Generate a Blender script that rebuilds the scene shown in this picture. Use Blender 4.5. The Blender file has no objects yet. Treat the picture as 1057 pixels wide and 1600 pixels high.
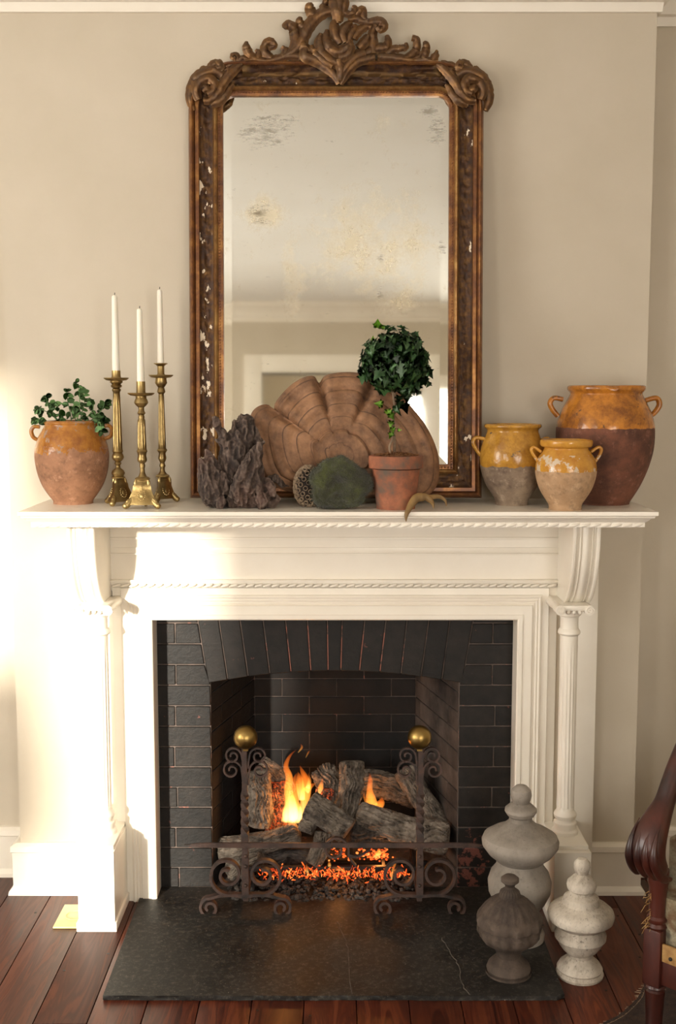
import bpy, bmesh, math, random
from mathutils import Vector, Matrix, noise
random.seed(7)
scene = bpy.context.scene
COL = scene.collection
PI = math.pi

# ---------------------------------------------------------------- camera, world, sun, daylight, exposure
F = 1795.0                                  # focal length in pixels of the 1057x1600 frame
TH = math.atan(195 / F)                     # downward pitch
CAM = Vector((0, -3.65, 1.66))
cam_d = bpy.data.cameras.new('camera')
cam_d.sensor_fit = 'VERTICAL'; cam_d.sensor_height = 24; cam_d.lens = F / 1600 * 24
cam_d.clip_start = 0.05
cam = bpy.data.objects.new('camera', cam_d); COL.objects.link(cam)
cam.location = CAM; cam.rotation_euler = (PI / 2 - TH, 0, 0)
scene.camera = cam

w = bpy.data.worlds.new('world'); scene.world = w; w.use_nodes = True
bg = w.node_tree.nodes['Background']
bg.inputs[0].default_value = (1.0, 0.97, 0.93, 1); bg.inputs[1].default_value = 5.0

SUN = Vector((0.375, 1.0, -0.185)).normalized()
sun_d = bpy.data.lights.new('sun', 'SUN'); sun_d.energy = 9; sun_d.angle = math.radians(2.6); sun_d.color = (1, .93, .8)
sun = bpy.data.objects.new('sun', sun_d); COL.objects.link(sun)
sun.rotation_euler = SUN.to_track_quat('-Z', 'Y').to_euler()

def window_light(name, loc, rot, sx, sy, power, col):
    d = bpy.data.lights.new(name, 'AREA'); d.shape = 'RECTANGLE'; d.size = sx; d.size_y = sy; d.energy = power; d.color = col
    o = bpy.data.objects.new(name, d); COL.objects.link(o); o.location = loc; o.rotation_euler = rot
    return o
DAY = (1.0, 0.945, 0.86)
# daylight at the rear windows; the side light is added for the wall gradient
window_light('daylight_rear_left', (-2.7, -5.06, 1.6), (PI / 2, 0, 0), 1.25, 1.5, 60, DAY)
window_light('daylight_rear_right', (1.35, -5.06, 1.5), (PI / 2, 0, 0), 1.1, 1.9, 42, DAY)
window_light('added_side_light', (-3.56, -2.6, 1.55), (PI / 2, 0, -PI / 2), 1.7, 1.9, 58, DAY)

window_light('daylight_next_room', (.68, -7.02, 1.7), (PI / 2, 0, 0), .5, 1.4, 45, DAY)

vs = scene.view_settings
vs.view_transform = 'Standard'; vs.look = 'None'; vs.gamma = 1; vs.use_curve_mapping = False
vs.exposure = -0.04
scene.cycles.use_denoising = True
scene.cycles.sample_clamp_indirect = 6
scene.cycles.max_bounces = 8; scene.cycles.diffuse_bounces = 4; scene.cycles.glossy_bounces = 4; scene.cycles.volume_step_rate = 1.0

# ---------------------------------------------------------------- photograph measurements -> metres
def ray(u, v):
    a = (u - 528.5) / F; b = -(v - 800) / F; c, s = math.cos(TH), math.sin(TH)
    return Vector((a, c + b * s, -s + b * c))
def P(u, v, y):
    d = ray(u, v); return CAM + d * ((y - CAM.y) / d.y)
def PZ(u, v, z):
    d = ray(u, v); return CAM + d * ((z - CAM.z) / d.z)
def pxm(v, y):                                  # metres per pixel at that depth
    p = P(528.5, v, y) - CAM
    return (p.y * math.cos(TH) - p.z * math.sin(TH)) / F

# ---------------------------------------------------------------- helpers
def wmat(o):
    m = Matrix.Identity(4)
    while o is not None:
        m = o.matrix_basis @ m; o = o.parent
    return m

def finish(bm, ang=38):
    bmesh.ops.recalc_face_normals(bm, faces=bm.faces)
    lim = math.radians(ang)
    for f in bm.faces: f.smooth = True
    for e in bm.edges:
        e.smooth = not (len(e.link_faces) == 2 and e.calc_face_angle(0) > lim)

def mesh_from(bm, name, ang=38):
    finish(bm, ang)
    me = bpy.data.meshes.new(name); bm.to_mesh(me); bm.free()
    return me

def obj(name, bm, m, parent=None, origin=None, ang=38, label=None):
    if parent is not None:
        bm.transform(wmat(parent).inverted())
    elif origin is not None:
        bm.transform(Matrix.Translation(-Vector(origin)))
    me = mesh_from(bm, name, ang); me.materials.append(m)
    o = bpy.data.objects.new(name, me); COL.objects.link(o)
    if parent is not None: o.parent = parent
    elif origin is not None: o.location = origin
    if label: o['label'] = label
    return o

def thing(name, label, cat, loc, rot=(0, 0, 0), group=None):
    o = bpy.data.objects.new(name, None); COL.objects.link(o); o.empty_display_size = .05
    o.location = loc; o.rotation_euler = rot; o['label'] = label; o['category'] = cat
    if group: o['group'] = group
    return o

def tag(o, label, cat, group=None, kind=None):
    o['label'] = label; o['category'] = cat
    if group: o['group'] = group
    if kind: o['kind'] = kind
    return o

def struct(o, label=None):
    o['kind'] = 'structure'
    if label: o['label'] = label
    return o

def BM(): return bmesh.new()

def add_box(bm, x0, x1, y0, y1, z0, z1, bev=0):
    vs_ = [bm.verts.new((x, y, z)) for x in (x0, x1) for y in (y0, y1) for z in (z0, z1)]
    fs = [bm.faces.new([vs_[i] for i in q]) for q in ((0, 1, 3, 2), (4, 6, 7, 5), (0, 4, 5, 1), (2, 3, 7, 6), (0, 2, 6, 4), (1, 5, 7, 3))]
    if bev:
        es = list({e for f in fs for e in f.edges})
        bmesh.ops.bevel(bm, geom=es, offset=bev, segments=2, affect='EDGES', profile=.6)
    return vs_

def box(x0, x1, y0, y1, z0, z1, bev=0):
    bm = BM(); add_box(bm, x0, x1, y0, y1, z0, z1, bev); return bm

def add_prism(bm, pts, d0, d1, axis='y', bev=0):
    """polygon pts (2D) extruded along axis between d0 and d1; axis y: pts=(x,z); x: pts=(y,z); z: pts=(x,y)"""
    def mk(p, d): return {'y': (p[0], d, p[1]), 'x': (d, p[0], p[1]), 'z': (p[0], p[1], d)}[axis]
    a = [bm.verts.new(mk(p, d0)) for p in pts]; b = [bm.verts.new(mk(p, d1)) for p in pts]
    n = len(pts); fs = [bm.faces.new(a), bm.faces.new(b[::-1])]
    for i in range(n): fs.append(bm.faces.new((a[i], a[(i + 1) % n], b[(i + 1) % n], b[i])))
    if bev:
        es = list({e for f in fs for e in f.edges})
        bmesh.ops.bevel(bm, geom=es, offset=bev, segments=1, affect='EDGES')
def prism(pts, d0, d1, axis='y', bev=0):
    bm = BM(); add_prism(bm, pts, d0, d1, axis, bev); return bm

def add_lathe(bm, cx, cy, prof, seg=48, fn=None, cap=True):
    rings = []
    for i, (r, z) in enumerate(prof):
        ring = []
        for k in range(seg):
            a = 2 * PI * k / seg
            rr = max(r, 1e-5)
            if fn: rr = rr * fn(a, z, i)
            ring.append(bm.verts.new((cx + rr * math.cos(a), cy + rr * math.sin(a), z)))
        rings.append(ring)
    for a, b in zip(rings, rings[1:]):
        for k in range(seg): bm.faces.new((a[k], a[(k + 1) % seg], b[(k + 1) % seg], b[k]))
    if cap:
        bm.faces.new(rings[0]); bm.faces.new(rings[-1][::-1])
    return rings
def lathe(cx, cy, prof, seg=48, fn=None, cap=True):
    bm = BM(); add_lathe(bm, cx, cy, prof, seg, fn, cap); return bm

def spline(pts, n=8):
    """Catmull-Rom through points of any dimension"""
    pts = [tuple(p) for p in pts]; out = []
    for i in range(len(pts) - 1):
        p0 = pts[max(i - 1, 0)]; p1 = pts[i]; p2 = pts[i + 1]; p3 = pts[min(i + 2, len(pts) - 1)]
        for k in range(n):
            t = k / n
            out.append(tuple(.5 * (2 * b + (c - a) * t + (2 * a - 5 * b + 4 * c - d) * t * t + (3 * b - a - 3 * c + d) * t ** 3) for a, b, c, d in zip(p0, p1, p2, p3)))
    out.append(pts[-1]); return out

def add_tube(bm, pts, rad, seg=10, flat=1.0, nrm=None, cap=True, fn=None):
    """tube along 3D pts, radius list or number; flat squeezes along the second frame axis; nrm fixes that axis"""
    pts = [Vector(p) for p in pts]; n = len(pts)
    if not hasattr(rad, '__len__'): rad = [rad] * n
    prev = None; rings = []
    for i in range(n):
        t = (pts[min(i + 1, n - 1)] - pts[max(i - 1, 0)])
        if t.length < 1e-9: t = Vector((0, 0, 1))
        t.normalize()
        if nrm is not None: b = Vector(nrm)
        else:
            b = prev if prev is not None else (Vector((0, 1, 0)) if abs(t.y) < .9 else Vector((1, 0, 0)))
        b = (b - t * b.dot(t)); b.normalize(); prev = b
        a = t.cross(b)
        ring = []
        for k in range(seg):
            an = 2 * PI * k / seg; r = max(rad[i], 1e-5)
            if fn: r *= fn(an, i)
            ring.append(bm.verts.new(pts[i] + a * (math.cos(an) * r) + b * (math.sin(an) * r * flat)))
        rings.append(ring)
    for p, q in zip(rings, rings[1:]):
        for k in range(seg): bm.faces.new((p[k], p[(k + 1) % seg], q[(k + 1) % seg], q[k]))
    if cap: bm.faces.new(rings[0]); bm.faces.new(rings[-1][::-1])
    return rings
def tube(pts, rad, seg=10, flat=1.0, nrm=None, fn=None):
    bm = BM(); add_tube(bm, pts, rad, seg, flat, nrm, True, fn); return bm

def add_bar(bm, pts, wd, th, nrm):
    """flat bar along pts: width wd along nrm, thickness th in the plane of the path (th may be a list)"""
    pts = [Vector(p) for p in pts]; n = len(pts); nr = Vector(nrm); rings = []
    for i in range(n):
        t = (pts[min(i + 1, n - 1)] - pts[max(i - 1, 0)]).normalized(); a = t.cross(nr).normalized()
        h = (th[i] if hasattr(th, '__len__') else th) / 2
        rings.append([bm.verts.new(pts[i] + a * (s * h) + nr * (q * wd / 2)) for s, q in ((-1, -1), (1, -1), (1, 1), (-1, 1))])
    for p, q in zip(rings, rings[1:]):
        for k in range(4): bm.faces.new((p[k], p[(k + 1) % 4], q[(k + 1) % 4], q[k]))
    bm.faces.new(rings[0]); bm.faces.new(rings[-1][::-1])

def add_ball(bm, c, r, sub=3, sc=(1, 1, 1), rot=None):
    m = Matrix.Translation(Vector(c)) @ (rot.to_4x4() if rot is not None else Matrix.Identity(4)) @ Matrix.Diagonal((sc[0] * r, sc[1] * r, sc[2] * r, 1))
    return bmesh.ops.create_icosphere(bm, subdivisions=sub, radius=1, matrix=m)['verts']

def displace(bm, amp, scale, seed=0, octs=3, ridged=False):
    bm.normal_update()
    off = Vector((seed * 13.1, seed * 7.7, seed * 3.3)); mv = []
    for v in bm.verts:
        q = v.co * scale + off; s = 0; a = 1
        for o in range(octs):
            nv = noise.noise(q); s += a * ((1 - 2 * abs(nv)) * .7 if ridged else nv); q = q * 2.03; a *= .5
        mv.append(v.normal * (s * amp))
    for v, m in zip(bm.verts, mv): v.co += m

def remeshed(bm, voxel):
    """one continuous skin over overlapping shapes"""
    me = bpy.data.meshes.new('tmp'); bm.to_mesh(me); bm.free()
    o = bpy.data.objects.new('tmp', me); COL.objects.link(o)
    md = o.modifiers.new('r', 'REMESH'); md.mode = 'VOXEL'; md.voxel_size = voxel
    dg = bpy.context.evaluated_depsgraph_get(); ev = o.evaluated_get(dg).to_mesh()
    b2 = BM(); b2.from_mesh(ev); o.evaluated_get(dg).to_mesh_clear()
    bpy.data.objects.remove(o); bpy.data.meshes.remove(me)
    return b2

# ---------------------------------------------------------------- materials
def s2l(c): return tuple(((x / 255 + .055) / 1.055) ** 2.4 if x / 255 > .04045 else x / 255 / 12.92 for x in c)
class NT:
    def __init__(s, name):
        s.m = bpy.data.materials.new(name); s.m.use_nodes = True; s.t = s.m.node_tree
        s.b = s.t.nodes['Principled BSDF']; s.out = s.t.nodes['Material Output']
    def n(s, typ, **kw):
        nd = s.t.nodes.new(typ)
        for k, v in kw.items(): setattr(nd, k, v)
        return nd
    def l(s, a, b): s.t.links.new(a, b)
    def coord(s, stretch=(1, 1, 1), kind='Object'):
        tc = s.n('ShaderNodeTexCoord'); mp = s.n('ShaderNodeMapping'); mp.inputs['Scale'].default_value = stretch
        s.l(tc.outputs[kind], mp.inputs[0]); return mp.outputs[0]
    def noise(s, vec, scale, detail=5, rough=.6, dist=0):
        nd = s.n('ShaderNodeTexNoise'); nd.inputs['Scale'].default_value = scale; nd.inputs['Detail'].default_value = detail
        nd.inputs['Roughness'].default_value = rough; nd.inputs['Distortion'].default_value = dist
        s.l(vec, nd.inputs['Vector']); return nd.outputs['Fac']
    def ramp(s, fac, stops):
        nd = s.n('ShaderNodeValToRGB'); el = nd.color_ramp.elements
        for i, (p, c) in enumerate(stops):
            e = el[i] if i < 2 else el.new(p)
            e.position = p; e.color = (*c, 1) if hasattr(c, '__len__') else (c, c, c, 1)
        s.l(fac, nd.inputs[0]); return nd.outputs[0]
    def mix(s, fac, a, b, mode='MIX'):
        nd = s.n('ShaderNodeMix', data_type='RGBA', blend_type=mode)
        for sock, val in ((nd.inputs[0], fac), (nd.inputs[6], a), (nd.inputs[7], b)):
            if hasattr(val, 'is_linked'): s.l(val, sock)
            elif hasattr(val, '__len__'): sock.default_value = (*val, 1)
            else: sock.default_value = val
        return nd.outputs[2]
    def math(s, op, a, b=None):
        nd = s.n('ShaderNodeMath', operation=op)
        for sock, val in ((nd.inputs[0], a), (nd.inputs[1], b)):
            if val is None: continue
            if hasattr(val, 'is_linked'): s.l(val, sock)
            else: sock.default_value = val
        return nd.outputs[0]
    def bump(s, h, strength=.3, dist=.01):
        nd = s.n('ShaderNodeBump'); nd.inputs['Strength'].default_value = strength; nd.inputs['Distance'].default_value = dist
        s.l(h, nd.inputs['Height']); s.l(nd.outputs[0], s.b.inputs['Normal'])
    def set(s, **kw):
        names = dict(rough='Roughness', metal='Metallic', col='Base Color', coat='Coat Weight', spec='Specular IOR Level', sheen='Sheen Weight')
        for k, v in kw.items():
            sock = s.b.inputs[names[k]]
            if hasattr(v, 'is_linked'): s.l(v, sock)
            elif hasattr(v, '__len__'): sock.default_value = (*v, 1)
            else: sock.default_value = v
    def vary(s, col, amt):
        oi = s.n('ShaderNodeObjectInfo'); hs = s.n('ShaderNodeHueSaturation')
        mr = s.n('ShaderNodeMapRange'); mr.inputs[3].default_value = 1 - amt; mr.inputs[4].default_value = 1 + amt
        s.l(oi.outputs['Random'], mr.inputs[0]); s.l(mr.outputs[0], hs.inputs['Value']); s.l(col, hs.inputs['Color']); return hs.outputs[0]

def mat(name, c1, c2=None, scale=8, rough=.5, metal=0, bump=0, bscale=40, lo=.35, hi=.65, stretch=(1, 1, 1), rand=0, coat=0, spec=.5, dist=.004, detail=5):
    t = NT(name); t.set(rough=rough, metal=metal, coat=coat, spec=spec)
    vec = t.coord(stretch)
    if c2 is not None:
        col = t.ramp(t.noise(vec, scale, detail), [(lo, s2l(c1)), (hi, s2l(c2))])
        if rand: col = t.vary(col, rand)
        t.set(col=col)
    else: t.set(col=s2l(c1))
    if bump: t.bump(t.noise(vec, bscale, detail), bump, dist)
    return t.m

def glazed(name, glaze, glaze2, clay, clay2, zline, amp=.006, chips=None, chip_lo=.56, zc=None, gl_rough=.12, cl_scale=14):
    """glazed upper part over raw clay; the wavy glaze line sits at local height zline"""
    t = NT(name); vec = t.coord()
    sep = t.n('ShaderNodeSeparateXYZ'); t.l(vec, sep.inputs[0])
    nz = t.noise(vec, 35, 4); zz = t.math('ADD', sep.outputs[2], t.math('MULTIPLY', t.math('SUBTRACT', nz, .5), amp * 6))
    mask = t.math('GREATER_THAN', zz, zline)
    g = t.ramp(t.noise(vec, 18, 9, .75), [(.38, s2l(glaze2)), (.58, s2l(glaze))])
    c = t.ramp(t.noise(vec, cl_scale, 8, .65), [(.35, s2l(clay2)), (.62, s2l(clay))])
    c = t.mix(t.ramp(t.noise(vec, 60, 4), [(.5, 0.), (.75, .45)]), c, s2l((60, 45, 34)))
    c = t.mix(t.ramp(t.noise(vec, 42, 6, .7), [(.56, 0.), (.68, .5)]), c, s2l(tuple(min(255, q + 34) for q in clay)))
    if chips:
        cm = t.ramp(t.noise(vec, 26, 6, .65), [(chip_lo, 0.), (chip_lo + .03, 1.)])
        if zc: cm = t.math('MULTIPLY', cm, t.math('LESS_THAN', sep.outputs[2], zc))
        g = t.mix(cm, g, s2l(chips))
    t.set(col=t.mix(mask, c, g))
    t.set(rough=t.math('SUBTRACT', .85, t.math('MULTIPLY', mask, .85 - gl_rough)))
    t.bump(t.math('ADD', t.math('MULTIPLY', mask, .6), t.noise(vec, 45, 5)), .35, .004)
    return t.m

M_wall = mat('wall_paint', (203, 192, 173), (197, 186, 166), 3, .75, bump=.08, bscale=180)
M_white = mat('white_gloss_paint', (240, 233, 219), (234, 226, 211), 5, .32, bump=.05, bscale=60)
M_ceil = mat('ceiling_paint', (244, 243, 238), (240, 238, 231), 2, .8)
def worn_black():
    t = NT('black_brick_paint'); t.set(rough=.58, spec=.35); vec = t.coord()
    c0 = t.vary(t.ramp(t.noise(vec, 22, 5), [(.35, s2l((19, 16, 13))), (.65, s2l((32, 27, 23)))]), .3)
    sep = t.n('ShaderNodeSeparateXYZ'); t.l(vec, sep.inputs[0])
    a = t.math('DIVIDE', t.math('SUBTRACT', sep.outputs[0], .43), .09); b = t.math('DIVIDE', t.math('SUBTRACT', sep.outputs[2], .1), .14)
    near = t.math('MAXIMUM', t.math('SUBTRACT', 1., t.math('ADD', t.math('MULTIPLY', a, a), t.math('MULTIPLY', b, b))), 0.)
    wear = t.ramp(t.math('ADD', t.noise(vec, 26, 6, .65), t.math('MULTIPLY', near, .2)), [(.66, 0.), (.7, .9)])
    c0 = t.mix(wear, c0, s2l((112, 66, 56)))
    specks = t.ramp(t.noise(vec, 260, 2), [(.76, 0.), (.8, .7)])
    t.set(col=t.mix(specks, c0, s2l((150, 140, 130)))); t.bump(t.noise(vec, 70, 5), .35, .004); return t.m
M_black = worn_black()
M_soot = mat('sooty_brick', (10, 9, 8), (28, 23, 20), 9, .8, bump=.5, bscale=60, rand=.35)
M_soot_lit = mat('lit_sooty_brick', (40, 33, 29), (92, 80, 72), 7, .8, bump=.4, bscale=50, rand=.25)  # right cheek's brick coloured paler, as light falls there
def mortar():
    t = NT('sooty_mortar'); t.set(rough=.92); vec = t.coord(); sep = t.n('ShaderNodeSeparateXYZ'); t.l(vec, sep.inputs[0])
    c0 = t.ramp(t.noise(vec, 16, 5), [(.35, s2l((70, 65, 61))), (.65, s2l((112, 97, 89)))])
    a = t.math('DIVIDE', sep.outputs[0], .3); b = t.math('DIVIDE', t.math('SUBTRACT', sep.outputs[2], .8), .12)
    near = t.math('MAXIMUM', t.math('SUBTRACT', 1., t.math('ADD', t.math('MULTIPLY', a, a), t.math('MULTIPLY', b, b))), 0.)
    pk = t.ramp(t.math('ADD', t.noise(vec, 30, 4), t.math('MULTIPLY', near, .3)), [(.62, 0.), (.72, .9)])
    t.set(col=t.mix(pk, c0, s2l((176, 116, 100)))); t.bump(t.noise(vec, 90, 4), .4, .004); return t.m
M_mortar = mortar()
def relief_metal(name, hi, mid, lo, rough, scale=40):
    t = NT(name); vec = t.coord(); ge = t.n('ShaderNodeNewGeometry'); n1 = t.noise(vec, scale, 5)
    c0 = t.ramp(n1, [(.3, s2l(lo)), (.6, s2l(mid))]); c0 = t.mix(t.ramp(ge.outputs['Pointiness'], [(.48, 0.), (.6, .8)]), c0, s2l(hi)); c0 = t.mix(t.ramp(ge.outputs['Pointiness'], [(.40, .8), (.485, 0.)]), c0, s2l((46, 34, 18)))  # recess shade and pale ridges put into the colour
    t.set(col=c0, metal=.92, rough=rough); t.bump(t.noise(vec, 120, 4), .25, .003); return t.m
M_brass = relief_metal('aged_brass', (190, 166, 112), (142, 118, 74), (98, 78, 46), .34)
M_ball = mat('polished_brass', (172, 146, 90), (150, 122, 68), 9, .36, 1, bump=.05, bscale=60)
M_iron = mat('rusty_wrought_iron', (48, 41, 38), (86, 64, 55), 26, .62, .2, bump=.4, bscale=120)
M_slate = None

# ---------------------------------------------------------------- the room
XL, XR, YB, YF, ZC = -3.5, 2.6, -5.0, 0.14, 2.93
CX = -0.012                                   # the fireplace's centre line
CL, CR = -1.048, 0.975                        # chimney breast edges

# floor of wide boards running towards the fireplace
fl = obj('floor', box(XL, XR, YB, YF + .2, -.06, -.022), mat('subfloor', (40, 22, 14)))
struct(fl, 'glossy red-brown wide plank floor')
t = NT('heart_pine_plank')
vec = t.coord((9, .8, 9)); oi = t.n('ShaderNodeObjectInfo')
ad = t.n('ShaderNodeVectorMath', operation='ADD'); mu = t.n('ShaderNodeVectorMath', operation='SCALE')
cmb = t.n('ShaderNodeCombineXYZ')
for k in range(3): t.l(oi.outputs['Random'], cmb.inputs[k])
t.l(cmb.outputs[0], mu.inputs[0]); mu.inputs['Scale'].default_value = 40
t.l(vec, ad.inputs[0]); t.l(mu.outputs[0], ad.inputs[1])
g1 = t.noise(ad.outputs[0], 1.6, 6, .55, 1.6)
rings_ = t.math('SINE', t.math('MULTIPLY', g1, 46.))
col = t.ramp(t.math('ADD', t.math('MULTIPLY', rings_, .12), g1), [(.2, s2l((44, 17, 11))), (.5, s2l((76, 32, 18))), (.82, s2l((104, 52, 29)))])
t.set(col=t.vary(col, .22), rough=t.ramp(g1, [(.3, .34), (.7, .48)]), coat=0, spec=.32)
t.bump(g1, .08, .003)
M_plank = t.m
rnd = random.Random(3)
x = XL; pw = .142
while x < XR - .02:
    y = YB - rnd.uniform(0, 1.2)
    while y < YF + .14:
        L = rnd.uniform(1.6, 3.2); y0 = max(y, YB); y1 = min(y + L, YF + .19)
        if y1 - y0 > .05:
            b = box(x + .0012, min(x + pw, XR) - .0012, y0 + .001, y1 - .001, -.022, 0, .0018)
            obj('plank', b, M_plank, fl)
        y += L
    x += pw
# square nail heads in the boards near the hearth
nb = BM()
for _ in range(90):
    k = rnd.randint(13, 33); xx = XL + k * pw + rnd.choice((.018, .124)); yy = rnd.uniform(-1.05, -.15)
    add_box(nb, xx - .0035, xx + .0035, yy - .0035, yy + .0035, -.001, .0006)
o = obj('nail_heads', nb, mat('dark_nail', (22, 14, 10)), fl); o['kind'] = 'stuff'

# chimney breast with the hole for the brick surround
hx0, hx1, hz = CX - .66, CX + .66, .96
outline = [(CL, 0), (hx0, 0), (hx0, hz), (hx1, hz), (hx1, 0), (CR, 0), (CR, ZC), (CL, ZC)]
struct(obj('wall_chimney', prism(outline, 0, YF + .02), M_wall), 'pale greige plaster chimney breast')
struct(obj('wall_alcove_left', box(XL, CL, YF, YF + .1, 0, ZC), M_wall), 'greige wall set back beside the chimney breast')
struct(obj('wall_alcove_right', box(CR, XR, YF, YF + .1, 0, ZC), M_wall), 'greige wall set back beside the chimney breast')
struct(obj('ceiling', box(XL - .1, XR + .1, YB - 2.2, YF + .2, ZC, ZC + .08), M_ceil), 'plain off-white ceiling')
struct(obj('wall_right', box(XR, XR + .12, YB, YF + .2, 0, ZC), M_wall), 'greige side wall')
# left wall; its unseen window opening is added to light the room's left side
lw = BM()
wy0, wy1, wz0, wz1 = -3.5, -1.7, .6, 2.5
add_box(lw, XL - .12, XL, YB, wy0, 0, ZC); add_box(lw, XL - .12, XL, wy1, YF + .2, 0, ZC)
add_box(lw, XL - .12, XL, wy0, wy1, 0, wz0); add_box(lw, XL - .12, XL, wy0, wy1, wz1, ZC)
struct(obj('wall_left', lw, M_wall), 'greige side wall with an added, unseen window')
# rear wall: sun window, cased opening, right-hand window
A1 = (-3.4, -2.95, 1.67, 2.6); A2 = (-2.95, -2.84, .8, 2.6); A3 = (-2.84, -2.26, .8, 2.17); B = (-.56, .62, 0, 2.42); Cw = (.8, 1.9, .5, 2.3)
rw = BM(); xs = XL
for (x0, x1, z0, z1) in (A1, A2, A3, B, Cw):
    add_box(rw, xs, x0, YB - .12, YB, 0, ZC)
    if z0 > 0: add_box(rw, x0, x1, YB - .12, YB, 0, z0)
    add_box(rw, x0, x1, YB - .12, YB, z1, ZC); xs = x1
add_box(rw, xs, XR, YB - .12, YB, 0, ZC)
struct(obj('wall_rear', rw, M_wall), 'greige wall opposite the fireplace')

def window(i, x0, x1, z0, z1, y, c=.11):
    fr = BM()
    add_box(fr, x0 - c, x0, y - .02, y + .025, z0 - .02, z1 + c, .004); add_box(fr, x1, x1 + c, y - .02, y + .025, z0 - .02, z1 + c, .004)
    add_box(fr, x0, x1, y - .02, y + .025, z1, z1 + c, .004)
    wn = struct(obj('window_%d' % i, fr, M_white), 'white cased sash window')
    obj('window_sill', box(x0 - c - .03, x1 + c + .03, y - .1, y + .06, z0 - .045, z0, .004), M_white, wn)
    zm = (z0 + z1) / 2
    for (a, b) in ((z0, zm + .02), (zm - .02, z1)):
        s = BM(); yy = y - .07 if a == z0 else y - .1
        add_box(s, x0, x0 + .045, yy, yy + .03, a, b); add_box(s, x1 - .045, x1, yy, yy + .03, a, b)
        add_box(s, x0 + .045, x1 - .045, yy, yy + .03, a, a + .045); add_box(s, x0 + .045, x1 - .045, yy, yy + .03, b - .045, b)
        obj('sash', s, M_white, wn)
window(1, *Cw, YB)
# unseen sun window, its steps shaped to cut the sun patch; plain white reveal
fr = BM()
for (x0, x1, z0, z1) in ((-3.41, -3.39, 1.66, 2.61), (-3.4, -2.95, 1.65, 1.67), (-2.96, -2.94, .79, 1.66), (-2.95, -2.26, .78, .8), (-2.27, -2.25, .79, 2.18), (-2.84, -2.26, 2.17, 2.19), (-2.85, -2.83, 2.18, 2.61), (-3.4, -2.84, 2.6, 2.62)):
    add_box(fr, x0, x1, YB - .12, YB + .02, z0, z1)
struct(obj('window_2', fr, M_white), 'unseen window stepped to shape the sun patch, plain white reveal')
# cased opening into the next room, which has a window of its own
c = .13; fr = BM()
add_box(fr, B[0] - c, B[0], YB - .14, YB + .03, 0, B[3] + c, .004); add_box(fr, B[1], B[1] + c, YB - .14, YB + .03, 0, B[3] + c, .004)
add_box(fr, B[0], B[1], YB - .14, YB + .03, B[3], B[3] + c, .004)
struct(obj('door_1', fr, M_white), 'white cased opening into the next room')
nr = BM(); y0, y1 = YB - 2.1, YB - .13
add_box(nr, -1.6, .42, y0, y0 + .1, 0, ZC); add_box(nr, .95, 1.3, y0, y0 + .1, 0, ZC); add_box(nr, .42, .95, y0, y0 + .1, 0, .9); add_box(nr, .42, .95, y0, y0 + .1, 2.5, ZC)
add_box(nr, -1.7, -1.6, y0, y1, 0, ZC); add_box(nr, 1.3, 1.34, y0, y1, 0, ZC)
struct(obj('wall_next_room', nr, M_wall), 'greige walls of the room behind')
struct(obj('floor_next_room', box(-1.7, 1.4, y0, y1 + .13, -.06, 0), M_plank), 'plank floor of the room behind')

# crown mouldings
def crown(name, pts):
    """stepped crown swept along the wall foot-line pts (x,y), room side given by left normal"""
    prof = [(.0, 2.795), (.012, 2.795), (.016, 2.822), (.03, 2.826), (.036, 2.84), (.05, 2.868), (.075, 2.892), (.088, 2.9), (.092, 2.918), (.1, ZC), (0, ZC)]
    bm = BM(); rings = []; n = len(pts)
    for i, p in enumerate(pts):
        p = Vector(p)
        def nrm(a, b):
            d = (Vector(b) - Vector(a)).normalized(); return Vector((d.y, -d.x))
        if i == 0: nn = nrm(pts[0], pts[1])
        elif i == n - 1: nn = nrm(pts[-2], pts[-1])
        else:
            a, b = nrm(pts[i - 1], pts[i]), nrm(pts[i], pts[i + 1]); nn = (a + b) / (1 + a.dot(b))
        rings.append([bm.verts.new((p.x + nn.x * q, p.y + nn.y * q, z)) for q, z in prof])
    for a, b in zip(rings, rings[1:]):
        for k in range(len(prof)): bm.faces.new((a[k], a[(k + 1) % len(prof)], b[(k + 1) % len(prof)], b[k]))
    bm.faces.new(rings[0]); bm.faces.new(rings[-1][::-1])
    return struct(obj(name, bm, M_white, ang=25), 'white stepped crown moulding')
crown('trim_1', [(XL, YF), (CL, YF), (CL, 0), (CR, 0), (CR, YF), (XR, YF)])
crown('trim_2', [(XR, YB), (XL, YB)])

# baseboards of the chimney breast and the alcoves
def baseboard(name, pts, h=.17):
    prof = [(0, 0), (.036, 0), (.034, .012), (.022, .026), (.022, h - .03), (.028, h - .026), (.026, h - .008), (.012, h), (0, h)]
    bm = BM(); rings = []; n = len(pts)
    for i, p in enumerate(pts):
        def nrm(a, b):
            d = (Vector(b) - Vector(a)).normalized(); return Vector((d.y, -d.x))
        if i == 0: nn = nrm(pts[0], pts[1])
        elif i == n - 1: nn = nrm(pts[-2], pts[-1])
        else:
            a, b = nrm(pts[i - 1], pts[i]), nrm(pts[i], pts[i + 1]); nn = (a + b) / (1 + a.dot(b))
        rings.append([bm.verts.new((p[0] + nn.x * q, p[1] + nn.y * q, z)) for q, z in prof])
    for a, b in zip(rings, rings[1:]):
        for k in range(len(prof)): bm.faces.new((a[k], a[(k + 1) % len(prof)], b[(k + 1) % len(prof)], b[k]))
    bm.faces.new(rings[0]); bm.faces.new(rings[-1][::-1])
    return struct(obj(name, bm, M_white, ang=25), 'white moulded baseboard')
baseboard('baseboard_left', [(XL, YF), (CL, YF), (CL, 0), (CX - .84, 0)])
baseboard('baseboard_right', [(CX + .84, 0), (CR, 0), (CR, YF), (XR, YF)])

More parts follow.
